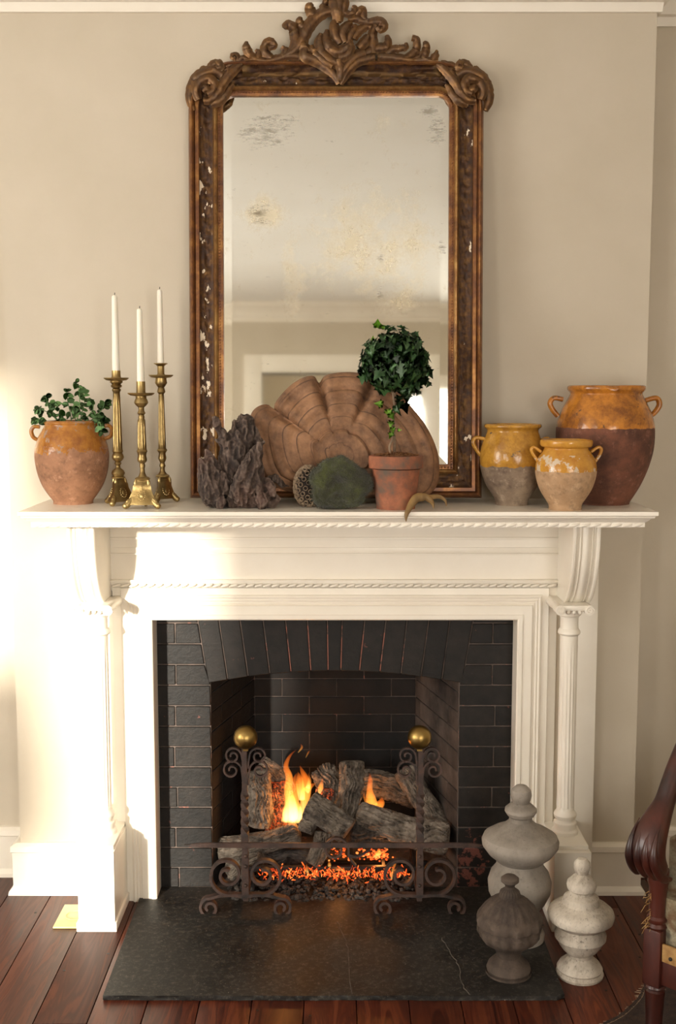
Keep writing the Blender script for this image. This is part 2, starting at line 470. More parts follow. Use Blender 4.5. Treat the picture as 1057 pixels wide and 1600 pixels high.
# unseen shrub, added to shade the lower left of the sun patch
sb = BM(); rs = random.Random(9)
for (x_, z_, r_) in ((-3.1, 1.62, .07), (-3.05, 1.47, .09), (-3.03, 1.34, .09), (-3.1, 1.2, .1), (-3.2, .9, .12), (-3.1, .6, .2), (-3.15, .3, .22)):
    for k in range(120):
        d = Vector((rs.gauss(0, 1), rs.gauss(0, 1), rs.gauss(0, 1))).normalized() * r_ * rs.uniform(.5, 1.05); p = Vector((x_, -5.4, z_)) + d
        e1 = Vector((rs.gauss(0, 1), rs.gauss(0, 1), rs.gauss(0, 1))).normalized(); e2 = e1.orthogonal().normalized(); s_ = rs.uniform(.025, .04)
        q = [sb.verts.new(p + e1 * a_ * s_ + e2 * b_ * s_) for a_, b_ in ((-1, 0), (0, -.5), (1, 0), (0, .5))]; sb.faces.new(q)
shr = thing('added_shade_shrub', 'unseen leafy shrub added outside the window to cast shade', 'shrub', (-3.1, -5.45, -.1))
o = obj('foliage', sb, mat('shrub_leaf', (44, 70, 34), (70, 98, 48), 8, .5), shr); o['kind'] = 'stuff'
obj('trunk', tube([(-3.1, -5.45, -.1), (-3.12, -5.45, .5), (-3.15, -5.45, 1.2)], [.04, .03, .015], 8), mat('shrub_bark', (70, 54, 40)), shr)
# ---------------------------------------------------------------- brick surround and firebox
FX0, FX1 = -.415, .394                        # firebox opening
BX0, BX1, BZ = -.63, .605, .945               # brick face extent (edges tucked behind the mantel)
SPR, CRN = .705, .745                         # arch spring and crown heights
FBX0, FBX1, FBY = -.305, .284, .45            # back wall of the firebox
def arch_z(x):
    m = (FX0 + FX1) / 2; h = (FX1 - FX0) / 2
    return SPR + (CRN - SPR) * (1 - ((x - m) / h) ** 2)
DEPTH = .11
fb = BM()
xs_ = [FX0 + (FX1 - FX0) * i / 16 for i in range(17)]
add_prism(fb, [(BX0, 0), (FX0, 0), (FX0, SPR), (BX0, SPR)], .004, DEPTH); add_prism(fb, [(FX1, 0), (BX1, 0), (BX1, SPR), (FX1, SPR)], .004, DEPTH)
add_prism(fb, [(BX0, SPR)] + [(x, arch_z(x) + .003) for x in xs_] + [(BX1, SPR), (BX1, BZ), (BX0, BZ)], .004, DEPTH)
# splayed sides, back, smoke hood
for (xa, xb, s) in ((FX0, FBX0, -1), (FX1, FBX1, 1)):
    add_prism(fb, [(xa + s * .004, .012), (xb + s * .004, FBY), (xb + s * .1, FBY + .1), (xa + s * .2, FBY + .1), (xa + s * .2, .012)], 0, .95, 'z')
add_prism(fb, [(FBX0 - .1, FBY + .004), (FBX1 + .1, FBY + .004), (FBX1 + .1, FBY + .1), (FBX0 - .1, FBY + .1)], 0, .95, 'z')
add_box(fb, FX0 - .2, FX1 + .2, DEPTH, FBY + .1, .86, .95)
add_box(fb, FX0 - .2, FX1 + .2, .0, FBY + .1, -.02, .002)
wf = struct(obj('wall_firebox', fb, M_mortar), 'black painted brick fireplace surround and sooty firebox')

rb = random.Random(11)
G = .0035
def brick_poly(pts, y0, y1, m):
    bm = prism(pts, y0 + rb.uniform(-.0012, .0012), y1, 'y', .0022)
    obj('brick', bm, m, wf)
# soldier bricks of the flat arch, traced joints
top_u = [310, 343, 376, 412, 447, 481, 512, 535, 570, 603, 636, 670, 703, 739]
bot_u = [325, 356, 388, 422, 455, 486, 513, 533, 562, 594, 627, 658, 691, 723]
TX = [P(u, 972, 0).x for u in top_u]; BXs = [P(u, 1058, 0).x for u in bot_u]
ztop = BZ - .01
for i in range(13):
    zb0, zb1 = arch_z(max(BXs[i], FX0)), arch_z(min(BXs[i + 1], FX1))
    def xt(a, b, z, zb): return b + (a - b) * (z - zb) / (.9 - zb)
    brick_poly([(BXs[i] + G / 2, zb0), (BXs[i + 1] - G / 2, zb1), (xt(TX[i + 1], BXs[i + 1], ztop, zb1) - G / 2, ztop), (xt(TX[i], BXs[i], ztop, zb0) + G / 2, ztop)], 0, DEPTH - .01, M_black)
# coursed bricks either side
CH = .0685
for k in range(14):
    z0, z1 = .012 + k * CH + G / 2, min(.012 + (k + 1) * CH - G / 2, ztop)
    if z1 - z0 < .01: continue
    def lx(z): return FX0 if z < SPR else BXs[0] + (TX[0] - BXs[0]) * (z - SPR) / (.9 - SPR)
    def rx(z): return FX1 if z < SPR else BXs[-1] + (TX[-1] - BXs[-1]) * (z - SPR) / (.9 - SPR)
    jl, jr = -.53 + rb.uniform(-.006, .006), .506 + rb.uniform(-.006, .006)
    segs = [(BX0 + .005, None, jl), (jl, None, 'L')] if k % 2 == 0 else [(BX0 + .005, None, 'L')]
    for a, _, b in segs:
        b0, b1 = (lx(z0) if b == 'L' else b), (lx(z1) if b == 'L' else b)
        brick_poly([(a + G / 2, z0), (b0 - (G / 2 if b != 'L' or z0 > SPR else 0), z0), (b1 - G / 2, z1), (a + G / 2, z1)], 0, DEPTH - .01, M_black)
    segs = [('R', jr), (jr, BX1 - .005)] if k % 2 == 0 else [('R', BX1 - .005)]
    for a, b in segs:
        a0, a1 = (rx(z0) if a == 'R' else a), (rx(z1) if a == 'R' else a)
        brick_poly([(a0 + G / 2, z0), (b - G / 2, z0), (b - G / 2, z1), (a1 + G / 2, z1)], 0, DEPTH - .01, M_black)
# firebox back, running bond
for k in range(13):
    z0, z1 = .004 + k * .0665 + G / 2, .004 + (k + 1) * .0665 - G / 2
    if z1 > .865: z1 = .858
    xx = FBX0 - (.0 if k % 2 else .1)
    while xx < FBX1 - .005:
        a, b = max(xx, FBX0) + G / 2, min(xx + .2, FBX1) - G / 2
        if b - a > .02: obj('brick', box(a, b, FBY - rb.uniform(.0, .003), FBY + .03, z0, z1, .002), M_soot, wf)
        xx += .2
# splayed sides
for (xa, xb, s) in ((FX0, FBX0, -1), (FX1, FBX1, 1)):
    p0, p1 = Vector((xa, .012)), Vector((xb, FBY)); L = (p1 - p0).length; d = (p1 - p0) / L; nrm_ = Vector((d.y, -d.x)) * s   # outward
    for k in range(13):
        z0, z1 = .004 + k * .0665 + G / 2, min(.004 + (k + 1) * .0665 - G / 2, .858)
        q = 0 if k % 2 else -.1
        while q < L - .01:
            a, b = max(q, 0) + (G / 2 if q > 0 else 0), min(q + .2, L) - G / 2
            if b - a > .02:
                A_, B_ = p0 + d * a, p0 + d * b; j = nrm_ * -rb.uniform(0, .002)
                obj('brick', prism([tuple(A_ + j), tuple(B_ + j), tuple(B_ + nrm_ * .03), tuple(A_ + nrm_ * .03)], z0, z1, 'z', .002), M_soot_lit if s > 0 else M_soot, wf)
            q += .2

# ---------------------------------------------------------------- hearth slab
t = NT('scuffed_black_slate'); vec = t.coord()
n1 = t.noise(vec, 5, 8, .7); n2 = t.noise(vec, 60, 6, .75); n3 = t.noise(t.coord((30, 3, 3)), 3, 3)
c0 = t.ramp(n1, [(.35, s2l((17, 16, 15))), (.72, s2l((50, 47, 43)))])
c0 = t.mix(t.ramp(n2, [(.5, 0.), (.76, .55)]), c0, s2l((104, 97, 87)))
c0 = t.mix(t.ramp(t.noise(vec, 190, 3, .6), [(.66, 0.), (.74, .6)]), c0, s2l((150, 140, 126)))
t.set(col=c0, rough=t.ramp(n1, [(.3, .46), (.7, .68)]), spec=.35); t.bump(n2, .25, .003)
M_slate = t.m
hz_ = .014
HX0, HX1, HY0 = -.645, .617, -.685
r2 = random.Random(5)
front = [(HX0 + (HX1 - HX0) * i / 60, HY0 + r2.uniform(-.0025, .0025)) for i in range(61)]
pts = front + [(HX1, -.0)] + [(HX0, -.0)]
pts[0] = (HX0 + .004, HY0); pts[60] = (HX1 + .002, HY0 + .01)
hearth = obj('hearth_slab', prism(pts, .0005, hz_, 'z', .0015), M_slate, origin=((HX0 + HX1) / 2, -.34, 0))
tag(hearth, 'black scuffed slate hearth slab with pale chipped edge on the floor', 'hearth')
M_crack = mat('pale_crack', (104, 97, 88), (60, 56, 52), 30, .8)
for path, wv in (([(690, 1465), (706, 1490), (716, 1508), (722, 1535), (733, 1554)], .0026), ([(528, 1440), (540, 1470), (546, 1500), (549, 1553)], .0018)):
    bm = BM(); pl = [PZ(u, v, hz_ + .0006) for u, v in path]; pl = [Vector(p) for p in spline(pl, 5)]
    pl = [p + Vector((r2.uniform(-.003, .003), 0, 0)) for p in pl]
    add_bar(bm, pl, .0012, wv, (0, 0, 1)); obj('crack', bm, M_crack, hearth)
# cream cover plate let into the floor beside the column foot
pl = thing('floor_plate', 'small cream cover plate on floorboards beside the mantel foot', 'cover plate', (-.835, -.19, 0))
M_plate = mat('cream_enamel', (226, 206, 150), (214, 190, 130), 6, .4)
obj('plate', box(-.88, -.78, -.268, -.112, .0005, .006, .002), M_plate, pl)
obj('ring', lathe(-.825, -.19, [(.03, .0058), (.034, .0058), (.036, .0075), (.035, .0085), (.032, .0085), (.0305, .0075), (.03, .0058)], 32, None, False), M_plate, pl)

# ---------------------------------------------------------------- mantelpiece
SZ = 1.307                                     # shelf top
mp = thing('mantelpiece', 'white painted wooden mantelpiece with fluted columns and corbels', 'mantelpiece', (CX, -.05, 0))
SX0, SX1, SY = -.913, .913, -.40
# shelf: lip, then ogee moulding stepping back, mitred at both ends
prof = [(0, SZ), (0, SZ - .011), (-.006, SZ - .013), (-.008, SZ - .019), (-.016, SZ - .021), (-.02, SZ - .026), (-.028, SZ - .033), (-.03, SZ - .034), (-.03, SZ - .047), (-.06, SZ - .047), (-.06, SZ - .052)]
bm = BM(); rings = []
for q, z in prof:
    rings.append([bm.verts.new(p) for p in ((SX0 - q, -.0, z), (SX0 - q, SY - q, z), (SX1 + q, SY - q, z), (SX1 + q, -.0, z))])
for a, b in zip(rings, rings[1:]):
    for k in range(4): bm.faces.new((a[k], a[(k + 1) % 4], b[(k + 1) % 4], b[k]))
bm.faces.new(rings[0]); bm.faces.new(rings[-1][::-1])
shelf = obj('shelf', bm, M_white, mp, ang=20)
def rope(x0, x1, y, z, r, pitch, parent, ends=True):
    bm = BM(); n = int((x1 - x0) / pitch)
    for i in range(n):
        c = x0 + (i + .5) * (x1 - x0) / n
        rot = Matrix.Rotation(math.radians(-16), 3, 'Y')
        add_ball(bm, (c, y, z), r, 2, (pitch / r * .6, .9, .8), rot)
    return obj('rope_moulding', bm, M_white, parent)
rope(SX0 + .035, SX1 - .035, SY + .032, SZ - .0415, .0066, .03, shelf)
# frieze board with two raised strips and rope
ax0, ax1 = CX - .71, CX + .71
frz = BM()
add_box(frz, ax0, ax1, -.06, -.0, 1.02, SZ - .05)
for (z0, z1, d) in ((1.183, 1.19, .006), (1.19, 1.25, .003), (1.135, 1.14, .008), (1.14, 1.158, .004), (1.044, 1.05, .012), (1.05, 1.056, .018), (1.036, 1.044, .006)):
    add_box(frz, ax0 + .002, ax1 - .002, -.06 - d, -.059, z0, z1, .0012)
frieze = obj('frieze', frz, M_white, mp)
rope(ax0 + .01, ax1 - .01, -.075, 1.0385, .0056, .026, frieze)
# architrave swept round the brick opening with mitred corners
OX0, OX1, OZ = -.586, .566, .93
aprof = [(0, .0), (0, -.088), (.004, -.092), (.016, -.092), (.018, -.088), (.046, -.088), (.047, -.081), (.052, -.084), (.057, -.081), (.062, -.084), (.067, -.081), (.072, -.084), (.077, -.081), (.079, -.075), (.1, -.073), (.102, -.066), (.128, -.064), (.128, 0)]
bm = BM(); rings = []
for (px, pz, nx, nz) in ((OX0, .0, -1, 0), (OX0, OZ, -1, 1), (OX1, OZ, 1, 1), (OX1, 0, 1, 0)):
    rings.append([bm.verts.new((px + nx * q, y, pz + nz * min(q, .1))) for q, y in aprof])
for a, b in zip(rings, rings[1:]):
    for k in range(len(aprof) - 1): bm.faces.new((a[k], a[k + 1], b[k + 1], b[k]))
bm.faces.new(rings[0]); bm.faces.new(rings[-1][::-1])
obj('architrave', bm, M_white, mp, ang=20)
def fluted(n, depth):
    return lambda a, z, i: 1 - depth * abs(math.sin(a * n / 2)) ** .6 * 0 - depth * (0.5 - 0.5 * math.cos(a * n))
for s in (-1, 1):
    # backboard behind the column
    xa, xb = sorted((CX + s * .70, CX + s * .84))
    bb = box(xa, xb, -.05, -.0, 0, SZ - .05, .003); obj('backboard', bb, M_white, mp)
    # corbel: reeded front sweeping back to the capital
    cxx = CX + s * .747; hw = .041
    sec = [(-1, 0), (-.93, .004), (-.8, .004), (-.72, .001), (-.66, -.007), (-.58, -.007), (-.5, -.002), (-.42, .002)] + [(-.36 + .72 * i / 8, -.004 + .010 * math.sin(PI * i / 8)) for i in range(9)] + [(.42, .002), (.5, -.002), (.58, -.007), (.66, -.007), (.72, .001), (.8, .004), (.93, .004), (1, 0)]
    bm = BM(); rings = []; NS = 22; zt, zb_ = SZ - .051, 1.003
    for i in range(NS + 1):
        tt = i / NS; z = zt + (zb_ - zt) * tt
        yf = -.168 - .124 * (1 - tt ** 2.3) ** .75 if tt < 1 else -.168
        rings.append([bm.verts.new((cxx + q * hw, yf - d, z)) for q, d in sec] + [bm.verts.new((cxx + hw, -.05, z)), bm.verts.new((cxx - hw, -.05, z))])
    for a, b in zip(rings, rings[1:]):
        for k in range(len(a)): bm.faces.new((a[k], a[(k + 1) % len(a)], b[(k + 1) % len(a)], b[k]))
    bm.faces.new(rings[0]); bm.faces.new(rings[-1][::-1])
    obj('corbel', bm, M_white, mp, ang=24)
    # column
    kx, ky = CX + s * .728, -.155
    sh = lathe(kx, ky, [(.0255, .335), (.0275, .35)] + [(.0275 + .0015 * 0, .35 + (.86 - .35) * i / 12) for i in range(13)] + [(.0272, .875), (.0272, .9)], 96,
               lambda a, z, i: 1 - (.085 * (.5 - .5 * math.cos(a * 16)) ** .7 if .36 < z < .855 else 0))
    col_ = obj('column', sh, M_white, mp, ang=60)
    nk = [(.0272, .898), (.031, .9), (.035, .905), (.034, .912), (.028, .92), (.0275, .93), (.0275, .95), (.029, .957), (.035, .963), (.034, .968), (.029, .976), (.028, .981), (.032, .985), (.032, .989), (.027, .992)]
    obj('necking', lathe(kx, ky, nk, 40), M_white, col_, ang=30)
    # Ionic capital: two rolls running front to back, abacus, egg-and-dart
    cp = BM()
    for q in (-.044, .044):
        add_tube(cp, [(kx + q, ky - .083 + .012 * 0, .99), (kx + q, ky - .03, .99), (kx + q * .96, ky, .99), (kx + q, ky + .03, .99), (kx + q, -.055, .99)], [.0155, .0145, .0125, .0145, .0155], 20, 1, (1, 0, 0))
        # volute on the roll's face
        sp = [(kx + q + (.0135 * (1 - i / 30)) * math.cos(i * .42) * (1 if q > 0 else -1), ky - .0845, .99 + (.0135 * (1 - i / 30)) * math.sin(i * .42)) for i in range(27)]
        add_tube(cp, sp, .0021, 6)
    add_box(cp, kx - .046, kx + .046, ky - .078, -.055, .988, 1.004, .003)
    add_box(cp, kx - .038, kx + .038, ky - .081, ky - .075, .993, 1.001, .002)
    for q in (-.018, 0, .018): add_ball(cp, (kx + q, ky - .066, .983), .009, 2, (.8, 1, 1))
    obj('capital', cp, M_white, col_)
    # turned base and panelled pedestal
    bs = [(.041, .262), (.042, .268), (.041, .274), (.036, .28), (.035, .287), (.037, .294), (.036, .3), (.031, .304), (.0305, .31), (.034, .316), (.036, .324), (.034, .33), (.029, .336), (.0272, .342)]
    obj('column_base', lathe(kx, ky, bs, 40), M_white, col_, ang=30)
    pd = BM(); pw2, yf = .056, -.284
    add_box(pd, kx - pw2, kx + pw2, yf, -.045, .016, .25, .002)
    add_box(pd, kx - pw2 - .006, kx + pw2 + .006, yf - .006, -.045, 0, .03, .003)
    add_box(pd, kx - pw2 + .004, kx + pw2 - .004, yf + .02, -.045, .25, .264, .003)
    obj('pedestal', pd, M_white, mp, ang=20)

# ---------------------------------------------------------------- andirons
YA = -.185
def spiral(cu, cv, r0, r1, a0, turns, n=40, k=1.0):
    """pixel spiral; a0 in degrees measured with v downwards; positive turns run clockwise on screen"""
    return [(cu + (r0 + (r1 - r0) * (i / n) ** k) * math.cos(math.radians(a0) + 2 * PI * turns * i / n), cv + (r0 + (r1 - r0) * (i / n) ** k) * math.sin(math.radians(a0) + 2 * PI * turns * i / n)) for i in range(n + 1)]
def andiron(u0, label, tip, inner, scroll):
    base = P(u0, 1395, YA)
    an = thing('andiron', label, 'andiron', (base.x, YA, hz_), group='andirons on the hearth')
    W = lambda pts, y=YA: [P(u, v, y) for u, v in pts]
    post = BM(); s = pxm(1280, YA)
    zt, zb_ = P(u0, 1166, YA).z, P(u0, 1400, YA).z; n = 60; rings = []
    for i in range(n + 1):
        f = i / n; z = zt + (zb_ - zt) * f; v = 1166 + 234 * f
        h = (4.6 + 1.0 * f) * s; tw = 0
        if 1236 < v < 1302: tw = (v - 1236) / 66 * PI * 2.5; h *= 1.12
        elif v >= 1302: tw = PI * 2.5
        if 1302 <= v <= 1318: h *= 1.3
        if v > 1330: h *= 1.15
        rings.append([post.verts.new((base.x + h * 1.2 * math.cos(tw + PI / 4 + k * PI / 2), YA + h * 1.2 * math.sin(tw + PI / 4 + k * PI / 2), z)) for k in range(4)])
    for a, b in zip(rings, rings[1:]):
        for k in range(4): post.faces.new((a[k], a[(k + 1) % 4], b[(k + 1) % 4], b[k]))
    post.faces.new(rings[0]); post.faces.new(rings[-1][::-1])
    obj('post', post, M_iron, an, ang=25)
    bb = BM(); c = P(u0, 1152, YA); add_ball(bb, c, 18.6 * s, 4); add_box(bb, c.x - .008, c.x + .008, YA - .008, YA + .008, c.z - .042, c.z - .034)
    obj('ball_finial', bb, M_ball, an, label='round brass ball finial')
    for m in (-1, 1):
        f = lambda pts: [(u0 + m * (u - 384), v) for u, v in pts]
        # upper pair of curls
        for (cu, cv, r, vs_) in ((404, 1181, 12.5, 1200), (406, 1203, 13.5, 1226)):
            bm = BM(); sp = [(388, vs_), (388.5, vs_ - 10)] + spiral(cu, cv, cu - 390, 3, 180, 1.55, 34)
            add_bar(bm, W(f(sp)), .012, .0055, (0, 1, 0)); obj('curl', bm, M_iron, an, ang=50)
        # big lower scroll
        bm = BM(); sp = [(386, 1398)] + spiral(412, 1366, 33, 7, 110, -1.62, 60, .8)
        add_bar(bm, W(f(sp)), .02, .0085, (0, 1, 0)); obj('scroll', bm, M_iron, an, ang=50)
        # foot
        bm = BM(); sp = [(384, 1399), (405, 1397), (425, 1398), (440, 1402)] + spiral(440, 1417, 15.5, 4, -70, 1.35, 40, 1.1)
        add_bar(bm, W(f(sp)), .024, .0085, (0, 1, 0)); obj('foot', bm, M_iron, an, ang=50)
    # cross bar ending in a spear tip
    bm = BM(); v = 1320.5; sgn = -1 if tip < u0 else 1; y = YA - .014
    pts = [P(inner, v, y), P(tip - sgn * 46, v, y), P(tip - sgn * 22, v, y), P(tip, v, y)]
    add_bar(bm, pts, .007, [.0155, .0155, .013, .002], (0, 1, 0)); obj('cross_bar', bm, M_iron, an)
    # rivets and back leg
    for vv in (1338, 1354, 1384):
        bm = BM(); add_ball(bm, P(u0, vv, YA - .015), .006, 2); obj('rivet', bm, M_iron, an)
    obj('log_rest', box(base.x - .008, base.x + .008, YA, .2, .05, .066), M_iron, an)
    obj('back_foot', box(base.x - .008, base.x + .008, .18, .2, .002, .05), M_iron, an)
    if scroll:
        bm = BM(); sp = spiral(524, 1327, 22, 5, 20, -1.5, 44, .9)
        add_bar(bm, W([(556, 1352), (548, 1342)] + sp, YA - .006), .014, .006, (0, 1, 0)); obj('curl', bm, M_iron, an, ang=50)
        bm = BM(); add_bar(bm, W(spline([(546, 1336), (556, 1338), (568, 1334), (580, 1325)], 5), YA - .006), .012, [.01 - .0005 * i for i in range(16)], (0, 1, 0)); obj('leaf', bm, M_iron, an)
    return an
andiron(384, 'wrought iron andiron with brass ball standing left of the flames', 288, 518, False)
andiron(656, 'wrought iron andiron with brass ball near the stone urns, curl on its cross bar', 756, 519, True)

# ---------------------------------------------------------------- gas logs
t = NT('grey_bark_log'); vec = t.coord()
n1 = t.noise(vec, 24, 7, .7); vor = t.noise(t.coord((1, 1, 1), 'UV'), 1, 6)
tc = t.n('ShaderNodeTexCoord'); mpn = t.n('ShaderNodeMapping'); mpn.inputs['Scale'].default_value = (60, 60, 60); t.l(tc.outputs['Object'], mpn.inputs[0])
c0 = t.ramp(n1, [(.32, s2l((30, 25, 22))), (.46, s2l((92, 82, 72))), (.72, s2l((146, 134, 120)))])
t.set(col=t.vary(c0, .18), rough=.9); t.bump(t.noise(vec, 70, 6, .7), .6, .006)
M_bark = t.m
M_char = mat('charred_log', (24, 21, 20), (78, 70, 64), 30, .9, bump=.8, bscale=60)
def log(a, b, r, y0, y1, label, seed, m=None, taper=.85, bend=6, name='log'):
    pa, pb = P(a[0], a[1], y0), P(b[0], b[1], y1); s = pxm(1280, (y0 + y1) / 2); R = r * s
    n = 60; d = pb - pa; side = d.cross(Vector((0, 1, 0))).normalized(); pts = []
    for i in range(n + 1):
        f = i / n; pts.append(pa + d * f + side * (bend * s * math.sin(PI * f)))
    rad = [R * (1 + (taper - 1) * i / n) for i in range(n + 1)]
    for i, q in ((0, .6), (1, .9), (n - 1, .9), (n, .6)): rad[i] *= q
    bm = BM()
    Lm = d.length
    def fn(an, i):
        t_ = i / n * Lm; ca, sa = math.cos(an), math.sin(an)
        q = noise.noise(Vector((ca * 1.6, sa * 1.6, t_ * 14 + seed * 9)))
        an2 = an + .5 * noise.noise(Vector((t_ * 20, seed, 0)))
        g = abs(noise.noise(Vector((math.cos(an2) * 4.2, math.sin(an2) * 4.2, t_ * 12 + seed * 5)))); g2 = abs(noise.noise(Vector((math.cos(an2) * 9, math.sin(an2) * 9, t_ * 32 + seed * 3))))
        return 1 + .16 * q - .26 * max(0, .2 - g) / .2 - .10 * max(0, .2 - g2) / .2 + .05
    add_tube(bm, pts, rad, 84, 1, None, True, fn)
    o = obj(name, bm, m or M_bark, origin=tuple(pa), ang=60)
    return tag(o, label, 'log', 'gas logs in the firebox')
log((398, 1205), (404, 1292), 21, .12, .10, 'thick upright grey log behind the twisted post beside the big flame', 1)
log((404, 1196), (452, 1240), 17, .2, .2, 'grey log slanting down behind the curls of the andiron by the big flame', 2)
log((505, 1206), (524, 1270), 21, .24, .1, 'grey log at the back with round swirled end above the crossed logs', 3, taper=.9)
log((550, 1188), (534, 1282), 20, .13, .07, 'tall grey log leaning upright in the middle of the fire', 4, taper=.9)
log((556, 1222), (655, 1248), 22, .25, .25, 'long grey log lying across the back behind the small flame', 5)
log((632, 1200), (704, 1305), 19, .2, .12, 'grey log sloping down behind the andiron near the urns', 6, bend=-5)
log((556, 1272), (702, 1312), 21, .06, .03, 'large pale front log running under the small flame', 7, taper=1.15, bend=-5)
log((482, 1256), (545, 1300), 21, .03, -.02, 'short grey log lying crosswise in front of the big flame', 8, taper=.95, bend=2)
log((508, 1300), (488, 1352), 15, .0, -.04, 'small grey log propped upright below the crosswise log', 9, taper=.9, bend=3)
log((472, 1284), (492, 1294), 13, .02, .0, 'stubby grey log end poking out left of the crosswise log', 10, bend=0)
log((342, 1328), (468, 1300), 19, .07, .04, 'brownish low log lying behind the spear-tipped cross bar', 11, taper=.8, bend=-4)
log((360, 1362), (412, 1338), 17, .06, .02, 'pale knotty log end low behind the lower scroll', 12, bend=0)
log((545, 1302), (612, 1306), 19, .03, .06, 'blackened charred log under the large pale front log', 13, M_char, bend=0)
log((400, 1340), (490, 1338), 13, .08, .05, 'dark charred log low at the back above the embers', 14, M_char, bend=0)
# grate
gr = thing('log_grate', 'dark iron grate bars holding the logs above the embers', 'grate', (0, .02, .002))
M_dark = mat('black_iron', (26, 24, 24), (44, 40, 38), 30, .6, .3)
for k, (y, v) in enumerate(((-.04, 1356), (.16, 1348))):
    a, b = P(385, v, y), P(668, v, y); obj('bar', box(a.x, b.x, y - .008, y + .008, a.z - .007, a.z + .007, .002), M_dark, gr)
    for xx in (a.x + .02, b.x - .02): obj('leg', box(xx - .006, xx + .006, y - .006, y + .006, .002, a.z - .006), M_dark, gr)
for k in range(6):
    u = 400 + k * 50; a, b = P(u, 1356, -.04), P(u, 1348, .16)
    obj('cross_piece', box(a.x - .005, a.x + .005, -.032, .152, a.z - .004, a.z + .004), M_dark, gr)
# lava rock bed and glowing embers
rk = BM(); rr = random.Random(21)
for i in range(950):
    x = rr.uniform(-.36, .255); y = rr.uniform(-.105, .1); 
    if abs(x + .05) > .29 and y < -.07: continue
    r = rr.uniform(.005, .0105); z = .004 + r + max(0, min(1, (y + .105) / .1)) * rr.uniform(.0, .034)
    vs_ = add_ball(rk, (x, y, z), r, 1, (rr.uniform(.7, 1.2), rr.uniform(.7, 1.2), rr.uniform(.6, 1)), Matrix.Rotation(rr.uniform(0, 6), 3, 'Z'))
    for v in vs_: v.co += Vector((rr.uniform(-1, 1), rr.uniform(-1, 1), rr.uniform(-1, 1))) * r * .22
tag(obj('lava_rock_bed', rk, mat('grey_lava_rock', (36, 33, 31), (84, 78, 73), 60, .95), origin=(-.05, 0, .004), ang=10), 'bed of small dark grey lava rocks under the grate', 'lava rocks', kind='stuff')
t = NT('glowing_ember'); vec = t.coord(); n1 = t.noise(vec, 60, 3)
t.set(col=s2l((60, 26, 16)), rough=.9)
t.l(t.ramp(n1, [(.42, (0.25, .02, .004)), (.55, (1, .12, .015)), (.72, (1, .42, .1))]), t.b.inputs['Emission Color']); t.b.inputs['Emission Strength'].default_value = 1.9
M_ember = t.m
eb = BM()
for i in range(330):
    u = rr.uniform(405, 640); y = rr.uniform(-.075, -.03)
    p = P(u, rr.gauss(1364, 5), y); a = rr.uniform(0, 2 * PI); L = rr.uniform(.004, .011)
    d = Vector((math.cos(a) * .6, rr.uniform(-.4, .4), math.sin(a))) * L
    add_tube(eb, [p - d, p + Vector((rr.uniform(-.003, .003), 0, rr.uniform(-.003, .003))), p + d], [.001, rr.uniform(.0014, .0026), .001], 5)
for i in range(110):
    u = rr.choice((rr.gauss(532, 9), rr.gauss(572, 10), rr.gauss(597, 8))); p = P(u, rr.gauss(1335, 5), rr.uniform(.0, .04)); r = rr.uniform(.003, .006)
    add_ball(eb, p, r, 1, (1, 1, .8))
tag(obj('embers', eb, M_ember, origin=(-.02, -.05, .03)), 'glowing orange ember strands among the logs and rocks', 'embers', kind='stuff')
t = NT('glowing_bark'); vec = t.coord(); n1 = t.noise(vec, 34, 5, .65)
t.set(col=t.ramp(n1, [(.35, s2l((34, 22, 18))), (.65, s2l((110, 88, 74)))]), rough=.9)
t.l(t.ramp(t.noise(vec, 70, 5, .7, 1.), [(.5, (0, 0, 0)), (.6, (1, .1, .012)), (.75, (1, .3, .05))]), t.b.inputs['Emission Color']); t.b.inputs['Emission Strength'].default_value = .8; t.bump(n1, .6, .006)
log((430, 1222), (434, 1300), 21, .16, .14, 'log glowing red through its cracks directly behind the big flame', 15, t.m, bend=2)
log((508, 1232), (498, 1275), 14, .12, .1, 'short log glowing red between the big flame and the tall middle log', 16, t.m, bend=2)
# flames: bodies of glowing gas
def flame_mat(name, strength, c_lo, c_mid, c_hi):
    t = NT(name); t.t.nodes.remove(t.b)
    em = t.n('ShaderNodeEmission'); tc = t.n('ShaderNodeTexCoord'); sp = t.n('ShaderNodeSeparateXYZ'); t.l(tc.outputs['Generated'], sp.inputs[0])
    nz = t.noise(tc.outputs['Generated'], 3, 2); zz = t.math('ADD', sp.outputs[2], t.math('MULTIPLY', t.math('SUBTRACT', nz, .5), .5))
    t.l(t.ramp(zz, [(.05, c_lo), (.4, c_mid), (.9, c_hi)]), em.inputs[0])
    st = t.n('ShaderNodeMapRange'); st.inputs[1].default_value = 0; st.inputs[2].default_value = 1; st.inputs[3].default_value = strength; st.inputs[4].default_value = strength * .38
    t.l(zz, st.inputs[0]); t.l(st.outputs[0], em.inputs[1]); t.l(em.outputs[0], t.out.inputs['Volume'])
    return t.m
M_flame = flame_mat('flame_gas', 84, (1, .58, .16), (1, .34, .045), (1, .17, .012))
M_flame2 = flame_mat('thin_flame_gas', 60, (1, .34, .05), (1, .27, .03), (1, .14, .008))
def flame(name, label, tongues, y, m, flat=1.0):
    f0 = tongues[0][0]; root = thing(name, label, 'flame', tuple(P(f0[0], f0[1], y)), group='flames among the logs')
    for pts in tongues:
        sp = spline(pts, 6); s = pxm(1250, y)
        bm = BM(); add_tube(bm, [P(u, v, y) for u, v, r in sp], [max(r, .2) * s for u, v, r in sp], 14, flat, (0, 1, 0))
        obj('tongue', bm, m, root, ang=80)
